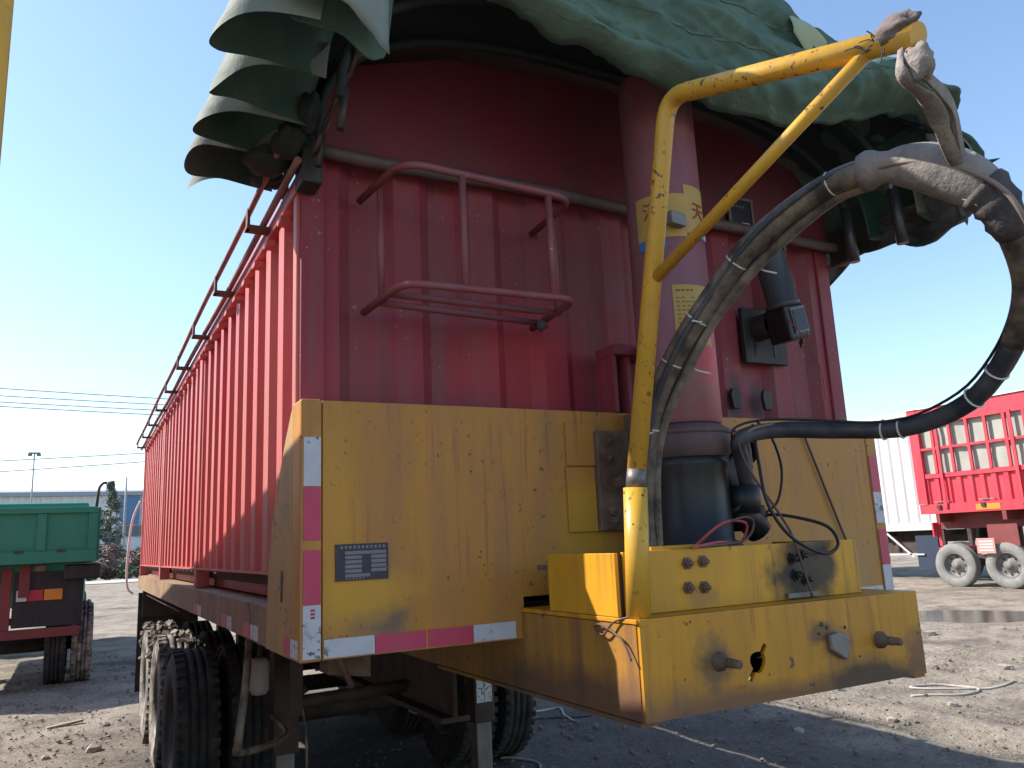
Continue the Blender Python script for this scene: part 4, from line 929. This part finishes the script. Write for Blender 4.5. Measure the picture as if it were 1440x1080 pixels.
# local frame: side faces -x, rear end at local y=+1.3, runs towards -y
def RB(x0, x1, y0, y1, z0, z1, name, m_, bevel=0, par=None): return MB().box(x0, x1, y0, y1, z0, z1).build(name, m_, par or rt, bevel=bevel)
Lr0, Lr1 = -10.0, 1.32
RB(0, 2.45, Lr0, Lr1, 1.82, 2.06, 'lower_rail', bright_red)
rz0, rz1 = 2.80, 4.42
pr = corr_profile(Lr0+.1, Lr1-.25, .30, .05, .11, .11); m_ = MB(); n_ = len(pr)
m_.add([(.03+d, y, z) for y, d in pr for z in (2.061, 2.72)], [(2*i, 2*i+2, 2*i+3, 2*i+1) for i in range(n_-1)]); m_.build('corrugated_board', bright_red, rt, fix=False, solid=.005)
RB(.0, .06, Lr0, Lr1, 2.721, 2.83, 'middle_rail', bright_red)
RB(-.02, .05, Lr0, Lr1, 4.10, 4.52, 'top_rail', bright_red)
RB(-.015, .055, Lr0, Lr1-.24, 3.44, 3.50, 'stake_rail', bright_red)
RB(-.03, .12, Lr1-.25, Lr1, 2.07, 4.54, 'rear_pillar', bright_red)
for i in range(22):
    y = Lr1-.62-i*.47; RB(-.02, .04, y-.035, y+.035, 2.831, 4.099, 'stake', bright_red)
for i in range(9):
    y = Lr1-.55-i*1.15; RB(-.05, -.001, y-.05, y+.05, 1.93, 2.03, 'latch', steel_dark); RB(-.03, .0, y-.30, y+.10, 2.10, 2.125, 'lashing_bar', rim_pale)
for i in range(6):
    y = Lr1-.75-i*1.9; RB(-.05, -.021, y-.04, y+.04, 1.95, 4.15, 'door_post', bright_red)
ct = MB(); ct.grid(lambda u, v: (.10+.03*noise.noise((u*40, v*3, 1)), Lr0+.1+(Lr1-.3-Lr0)*u, 2.78+1.6*v), 90, 6); ct.build('side_tarp', cream_tarp, rt, fix=False)
tpz = MB(); tpz.grid(lambda u, v: (-.06+2.56*u, Lr0+(Lr1+.02-Lr0)*v, 4.53+.16*math.sin(math.pi*u)), 9, 20); tpz.build('roof_tarp', white_paint, rt, fix=False, solid=.01)
RB(2.38, 2.45, Lr0, Lr1, 2.07, 4.5, 'far_side', bright_red)
RB(.13, 2.37, Lr1-.06, Lr1-.01, 2.07, 4.5, 'rear_door', bright_red)
for s in (.65, 1.8): RB(s-.07, s+.07, Lr0, Lr1-.1, 1.42, 1.818, 'chassis_beam', dull_red)
for i in range(6): RB(.01, 2.4, Lr1-.5-i*1.7, Lr1-.4-i*1.7, 1.60, 1.818, 'cross_beam', dull_red)
RB(-.012, -.002, Lr1-2.1, Lr1-1.5, 1.86, 2.0, 'marker_plate', lamp_orange); RB(-.012, -.002, Lr1-3.6, Lr1-2.9, 1.86, 1.95, 'marker_plate', tape_white)
RB(.1, .14, Lr1-2.35, Lr1-1.62, .98, 1.5, 'hose_box', dull_red); RB(-.06, -.03, .02-.55, .02-.1, .82, 1.18, 'number_board', mat('pink_board', (.50,.24,.20), .6, var=.2))
for q in range(4): RB(-.064, -.0605, -.48, -.14, .88+q*.07, .905+q*.07, 'board_mark', label_white)
for i in range(3):
    y = .62-1.31*i; make_wheel(rt, (.16, y, .53), .535, .27, grey_tyre, rim_pale, -1, lugs=False); make_wheel(rt, (2.29, y, .53), .535, .27, grey_tyre, rim_pale, 1, lugs=False)
    MB().tube([(.1, y, .53), (2.3, y, .53)], .08, 10).build('axle', chassis, rt)
    for s in (.65, 1.8): RB(s-.04, s+.04, y-.55, y+.55, .62, .72, 'leaf_spring', chassis); RB(s-.05, s+.05, y+.55, y+.66, .62, 1.42, 'spring_hanger', chassis)
RB(.2, .24, Lr1-.35, Lr1-.27, 1.0, 1.82, 'rear_leg', bright_red); RB(-.01, .19, Lr1-.30, Lr1-.26, 1.25, 1.6, 'rear_plate', bright_red)
RB(.1, 2.3, Lr1-.38, Lr1-.30, .85, .97, 'rear_bar', bright_red)
# ================================================================== RIGHT: WHITE BOX TRAILER
wt = empty('box_trailer', (19.6, 16.2, 0)); tag(wt, 'white ribbed box trailer standing behind the red stake trailer', 'trailer')
def WB(x0, x1, y0, y1, z0, z1, name, m_, bevel=0): return MB().box(x0, x1, y0, y1, z0, z1).build(name, m_, wt, bevel=bevel)
pr = corr_profile(-4.55, 5.0, .34, .035, .13, .10); m_ = MB(); n_ = len(pr)
m_.add([(0+d, y, z) for y, d in pr for z in (1.62, 4.72)], [(2*i, 2*i+2, 2*i+3, 2*i+1) for i in range(n_-1)]); m_.build('ribbed_side', white_paint, wt, fix=False, solid=.005)
WB(.05, 2.5, -4.6, 5.0, 1.62, 4.70, 'box_body', white_paint); WB(-.02, 2.52, -4.62, 5.02, 4.721, 4.86, 'roof_rail', white_paint)
WB(-.02, .04, -4.6, 5.0, 1.40, 1.615, 'lower_rail', white_paint)
for s in (.7, 1.8): WB(s-.07, s+.07, -4.5, 4.9, 1.05, 1.40, 'chassis_beam', chassis)
for i in range(5): WB(.05, 2.45, -4.0+i*2, -3.9+i*2, 1.25, 1.40, 'cross_beam', chassis)
MB().obox((-.01, -2.55, 1.0), (.02, 0, 0), (0, .04, .0), (0, .42, .36)).build('side_strut', white_paint, wt)
WB(-.03, .01, -2.15, -2.05, .55, 1.38, 'side_strut', white_paint); WB(-.03, .01, -2.04, -1.2, .68, .75, 'side_guard', white_paint); WB(-.03, .01, -3.3, -2.16, .70, .74, 'side_guard', white_paint)
WB(-.03, .01, -1.19, -1.1, .42, .75, 'side_strut', white_paint); WB(.02, .05, -3.75, -3.05, .32, 1.25, 'mud_flap', mat('navy_flap', (.02,.03,.06), .6))
WB(.3, 1.2, -3.2, -1.9, .75, 1.1, 'side_box', chassis); WB(-.04, -.02, -.95, -.75, 1.1, 1.75, 'door_latch', steel_grey)
for y in (-4.3, 2.4, 3.7):
    make_wheel(wt, (.18, y, .52), .53, .27, rubber, rim_mat, -1, lugs=False); make_wheel(wt, (2.3, y, .52), .53, .27, rubber, rim_mat, 1, lugs=False); MB().tube([(.1, y, .52), (2.3, y, .52)], .08, 10).build('axle', chassis, wt)

# ================================================================== LEFT NEIGHBOUR (mostly beside the frame)
nb = empty('neighbour_trailer', (-2.277, -.35, 0), R(6.8)); tag(nb, 'red tipper trailer with a yellow front post standing close alongside on the left', 'trailer')
# local: right side at x=0, body runs +y, width to -x
def NB(x0, x1, y0, y1, z0, z1, name, m_, bevel=0): return MB().box(x0, x1, y0, y1, z0, z1).build(name, m_, nb, bevel=bevel)
m_ = MB(); pr = corr_profile(.1, 6.4, .165, .04, .05, .062); n_ = len(pr)
m_.add([(-.03-d, y, z) for y, d in pr for z in (1.55, 3.12)], [(2*i, 2*i+2, 2*i+3, 2*i+1) for i in range(n_-1)]); m_.build('corrugated_side', red_side, nb, fix=False, solid=.004)
NB(-2.47, -.08, .1, 6.4, 1.5, 3.10, 'body', red_side); NB(-.09, .0, .06, 6.44, 3.121, 3.20, 'top_rail', red_side); NB(-.1, .0, .05, 6.44, 1.3, 1.54, 'lower_rail', yellow_rail)
NB(-2.5, .0, -.05, .045, 1.3, 2.1, 'headboard', yellow_board)
MB().box(.12, .262, -.42, -.34, 1.32, 3.05).build('front_post', yellow_pole, nb, bevel=.006); NB(-.4, .119, -.40, -.36, 1.40, 1.52, 'post_arm', yellow_pole); NB(-.4, -.3, -.36, -.051, 1.35, 1.52, 'post_mount', yellow_pole)
for y in (3.2, 4.5, 5.8):
    for x in (-.14, -2.36): make_wheel(nb, (x, y, .5), .51, .27, rubber, rim_mat, 1 if x > -1 else -1, lugs=False)
    MB().tube([(-.2, y, .5), (-2.3, y, .5)], .07, 10).build('axle', chassis, nb)
for x in (-.8, -1.7): NB(x-.06, x+.06, .05, 6.4, .9, 1.499, 'chassis_beam', chassis); NB(x-.06, x+.06, 1.5, 1.62, .02, .9, 'landing_leg', chassis)

# ================================================================== FAR BACKGROUND
sh = empty('factory_shed', (-20, 120, 0)); tag(sh, 'long pale grey factory shed with a blue-grey roof edge beyond the trucks', 'building')
def SB(x0, x1, y0, y1, z0, z1, name, m_): return MB().box(x0, x1, y0, y1, z0, z1).build(name, m_, sh)
pr = corr_profile(-60, 40, 1.2, .12, .5, .5); m_ = MB(); n_ = len(pr)
m_.add([(x, d, z) for x, d in pr for z in (0, 10.2)], [(2*i, 2*i+1, 2*i+3, 2*i+2) for i in range(n_-1)]); m_.build('cladding', shed_wall, sh, fix=False, solid=.05)
SB(-60, 40, .4, 30, 0, 10.1, 'shed_body', shed_wall); SB(-60.3, 40.3, -.5, .38, 10.21, 10.75, 'roof_edge', shed_roof)
MB().prism([(-.3, 10.76), (15, 12.2), (30.3, 10.76)], 'x', -60.2, 40.2).build('roof', shed_roof, sh)
for i in range(14):
    x = -48+i*6.4
    f = SB(x, x+5.6, -.10, -.02, 4.6, 6.2, 'window', concrete)
    for k in range(4): MB().box(x+.12+k*1.36, x+1.36+k*1.36, -.14, -.101, 4.72, 6.08).build('pane', shed_glass, f)
SB(22.6, 25.0, -.2, -.02, 6.3, 10.1, 'blue_panel', shed_blue); SB(-6, -2, -.2, -.02, 0, 4.2, 'roller_door', shed_blue)
def lamp_post(loc, h, name, label, head=True, r0=.12):
    o = empty(name, loc); tag(o, label, 'pole')
    MB().tube([(0,0,-.2), (0,0,h*.5), (0,0,h)], [r0, r0*.75, r0*.5], 10).build('shaft', concrete, o)
    if head:
        MB().box(-.55, .55, -.12, .12, h, h+.16).build('lamp_arm', steel_grey, o)
        for s in (-1, 1): MB().box(s*.4-.2, s*.4+.2, -.2, .2, h-.22, h-.01).build('lamp_head', steel_grey, o, bevel=.03)
    return o
lamp_post((-6.65, 95, 0), 12.9, 'light_mast', 'slim light mast with a flat lamp head beside the pale shed')
lamp_post((1.9, 88, 0), 9.8, 'utility_pole', 'plain grey pole standing behind the grey-green conifer', False, .16)
up = lamp_post((7.5, 60, 0), 13.5, 'line_pole', 'tall concrete line pole carrying the overhead wires behind the red trailer', False, .18)
MB().box(-1.2, 1.2, -.06, .06, 11.4, 11.55).build('cross_arm', concrete, up); MB().box(-1.0, 1.0, -.06, .06, 8.0, 8.12).build('cross_arm', concrete, up)
wire_far = mat('overhead_wire', (.12,.12,.13), .6, var=.1, bump=0)
wl = [('uppermost', 13.2, 12.95, 60), ('second', 12.75, 12.55, 60), ('third', 12.35, 12.15, 60), ('fourth', 12.0, 11.75, 60), ('fifth', 8.3, 8.95, 60), ('lowest', 7.6, 8.35, 60)]
for i, (nm, za, zb, y) in enumerate(wl):
    yy = y+[-.2, .1, .25, -.1, 0, .2][i]
    def zf(x): return za+(zb-za)*(x+7.6)/9.2+.0006*(x+7.6)*(x-1.6)
    pts = [(-60+67.5*k/40, yy, zf(-60+67.5*k/40)) for k in range(41)]
    o = MB().tube(pts, .028, 6).build('overhead_wire', wire_far); tag(o, '%s of the six overhead wires crossing above the green tipper' % nm, 'wire', 'overhead wires')

def foliage_tree(name, loc, h, w_, lm_, label, cat, kind='conifer', n=1500, leaf=.28):
    o = empty(name, loc); tag(o, label, cat)
    t = MB(); t.tube([(0,0,-.1), (.05,0,h*.5), (0,.05,h*.95)], [h*.022, h*.014, h*.004], 8)
    for k in range(14):
        z = h*(.2+.7*k/14); a = k*2.4; L_ = w_*(1-.8*k/14)*.8; t.tube([(0,0,z), (L_*.6*math.cos(a), L_*.6*math.sin(a), z+.02*h), (L_*math.cos(a), L_*math.sin(a), z-.02*h)], [h*.008, h*.004, h*.002], 5)
    t.build('trunk', bark, o)
    c_ = MB()
    clus = [(random.random(), random.uniform(0, 6.28), random.random()) for _ in range(46)]
    for i in range(n):
        q = random.choice(clus)
        if kind == 'conifer':
            z = h*(.10+.9*min(1, max(0, q[0]+random.gauss(0, .025)))); rad = w_*(1.03-z/h)**.8*(.35+.65*q[2])
        else:
            z = h*(.05+.95*min(1, max(0, q[0]+random.gauss(0, .05)))); rad = w_*math.sqrt(max(.02, 1-(2*z/h-1)**2))*(.3+.7*q[2])
        a = q[1]+random.gauss(0, .28); rad *= random.uniform(.55, 1.05)
        p_ = Vector((rad*math.cos(a), rad*math.sin(a), z)); u_ = Vector((random.gauss(0,1), random.gauss(0,1), random.gauss(-.2,.6))).normalized(); v_ = u_.orthogonal().normalized()
        l_ = leaf*random.uniform(.6, 1.3); c_.add([p_-u_*l_, p_-v_*l_*.35, p_+u_*l_, p_+v_*l_*.35], [(0,1,2,3)])
    c_.build('crown', lm_, o, fix=False); return o
foliage_tree('conifer_tree', (.35, 80, 0), 8.6, 3.1, leaf_grey, 'thin grey-green conifer beyond the gap between the trucks', 'tree', n=2200)
foliage_tree('brown_shrub', (.4, 74, 0), 3.0, 1.5, leaf_rust, 'rust-brown shrub below the conifer', 'shrub', 'round', 1300, .22)
foliage_tree('brown_shrub', (2.8, 75, 0), 2.5, 1.4, leaf_rust, 'lower rust-brown shrub behind the pale cord of the trailer', 'shrub', 'round', 1000, .22)
foliage_tree('green_shrub', (-.9, 73, 0), 1.5, 1.3, leaf_green, 'dull green low shrub under the conifer', 'shrub', 'round', 900, .2)
foliage_tree('green_shrub', (1.6, 73, 0), 1.2, 1.2, leaf_green, 'small green shrub in front of the rust-brown shrubs', 'shrub', 'round', 700, .2)

# ================================================================== GROUND CLUTTER
st_ = MB()
def clod(mb, x, y, r_):
    c_ = Vector((x, y, gh(x, y)+r_*.2)); k = random.random()*9
    pts = []
    for (a, b) in ((0, 0), (0, 1.1), (1.26, 1.1), (2.5, 1.1), (3.77, 1.1), (5.0, 1.1), (.6, 2.1), (1.9, 2.1), (3.1, 2.1), (4.4, 2.1), (5.6, 2.1)):
        d = Vector((math.sin(b)*math.cos(a+k), math.sin(b)*math.sin(a+k), math.cos(b)*.7))*r_*random.uniform(.7, 1.25); pts.append(c_+d)
    f = [(0,1,2), (0,2,3), (0,3,4), (0,4,5), (0,5,1), (1,6,2), (2,6,7), (2,7,3), (3,7,8), (3,8,4), (4,8,9), (4,9,5), (5,9,10), (5,10,1), (1,10,6)]
    mb.add(pts, f)
for i in range(6000):
    z = random.random()
    if z < .40: x, y = random.uniform(1.5, 11), random.uniform(.6, 8)
    elif z < .65: x, y = random.uniform(-2.6, -.9), random.uniform(4.5, 14)
    else: x, y = random.uniform(0, 5), random.uniform(1.5, 7)
    clod(st_, x, y, random.choice((.005, .006, .007, .008, .009, .011, .017))*random.uniform(.6, 1.3)*(1+.8*max(0, noise.noise((x*.8, y*.8, 3)))))
tag(st_.build('dirt_clods', clod_mat, fix=False), 'small clods and grit scattered over the dirt', 'gravel', kind='stuff')
for (x, y, r_) in ((-1.62, 6.0, .075), (-1.98, 5.95, .05), (-1.5, 7.1, .045), (2.9, 4.1, .06), (4.9, 3.6, .06), (5.6, 4.4, .07), (5.1, 2.5, .055), (6.6, 4.2, .07), (7.2, 3.3, .08), (4.4, 2.6, .05), (7.9, 5.0, .09), (9.2, 5.6, .10), (6.2, 5.4, .07), (3.4, 2.7, .045)):
    m_ = MB(); clod(m_, x, y, r_); m_.v = [(a-x, b-y, c_-gh(x, y)) for a, b, c_ in m_.v]
    o = m_.build('stone', stone_mat, fix=True); o.location = (x, y, gh(x, y)-.012); tag(o, 'small pale stone lying loose on the dirt', 'stone', 'loose stones')
o = MB().obox((0, 0, 0), (.16, .05, .01), (-.01, .028, 0), (0, 0, .012)).build('wood_offcut', mat('weathered_wood', (.36,.30,.24), .9, var=.3, bump=.3), bevel=.004)
o.location = (-1.86, 7.40, gh(-1.86, 7.4)+.004); tag(o, 'short weathered wood offcut on the sunlit dirt behind the green tipper', 'wood')
def gcord(name, pts, r_, m_, label):
    p0 = (pts[0][0], pts[0][1]); P = spline([(x, y, 0) for x, y in pts], 10)
    o = MB().tube([(q.x-p0[0], q.y-p0[1], gh(q.x, q.y)+r_*.8-.012) for q in P], r_, 6).build(name, m_); o.location = (p0[0], p0[1], 0); tag(o, label, 'cord'); return o
pale_cord = mat('pale_cord', (.50, .44, .38), .8, var=.3, bump=0)
gcord('cord', [(5.2, 3.0), (5.6, 2.75), (6.0, 2.85), (5.95, 3.2), (5.6, 3.3), (5.75, 3.05), (6.3, 2.75), (6.9, 2.9), (7.6, 2.7)], .012, pale_cord, 'pale looped cord lying on sunlit dirt right of the yellow beam')
gcord('cord', [(1.7, 5.0), (2.0, 4.7), (2.35, 4.75), (2.25, 4.45), (2.15, 4.1)], .010, pale_cord, 'pale bent cord in the shade under the yellow beam')
gcord('cord', [(1.0, 4.2), (1.5, 4.35), (2.0, 4.45), (2.4, 4.2)], .008, wire_brown, 'thin dark cord in the shade under the yellow beam')
gcord('cord', [(1.1, 3.5), (1.22, 3.35), (1.26, 3.2), (1.22, 3.1)], .009, pale_cord, 'short pale cord piece beside the right landing leg')
gcord('cord', [(4.3, 4.2), (4.6, 4.5), (5.1, 4.7), (5.6, 5.2)], .010, pale_cord, 'pale straight cord by the lower right corner of the yellow beam')
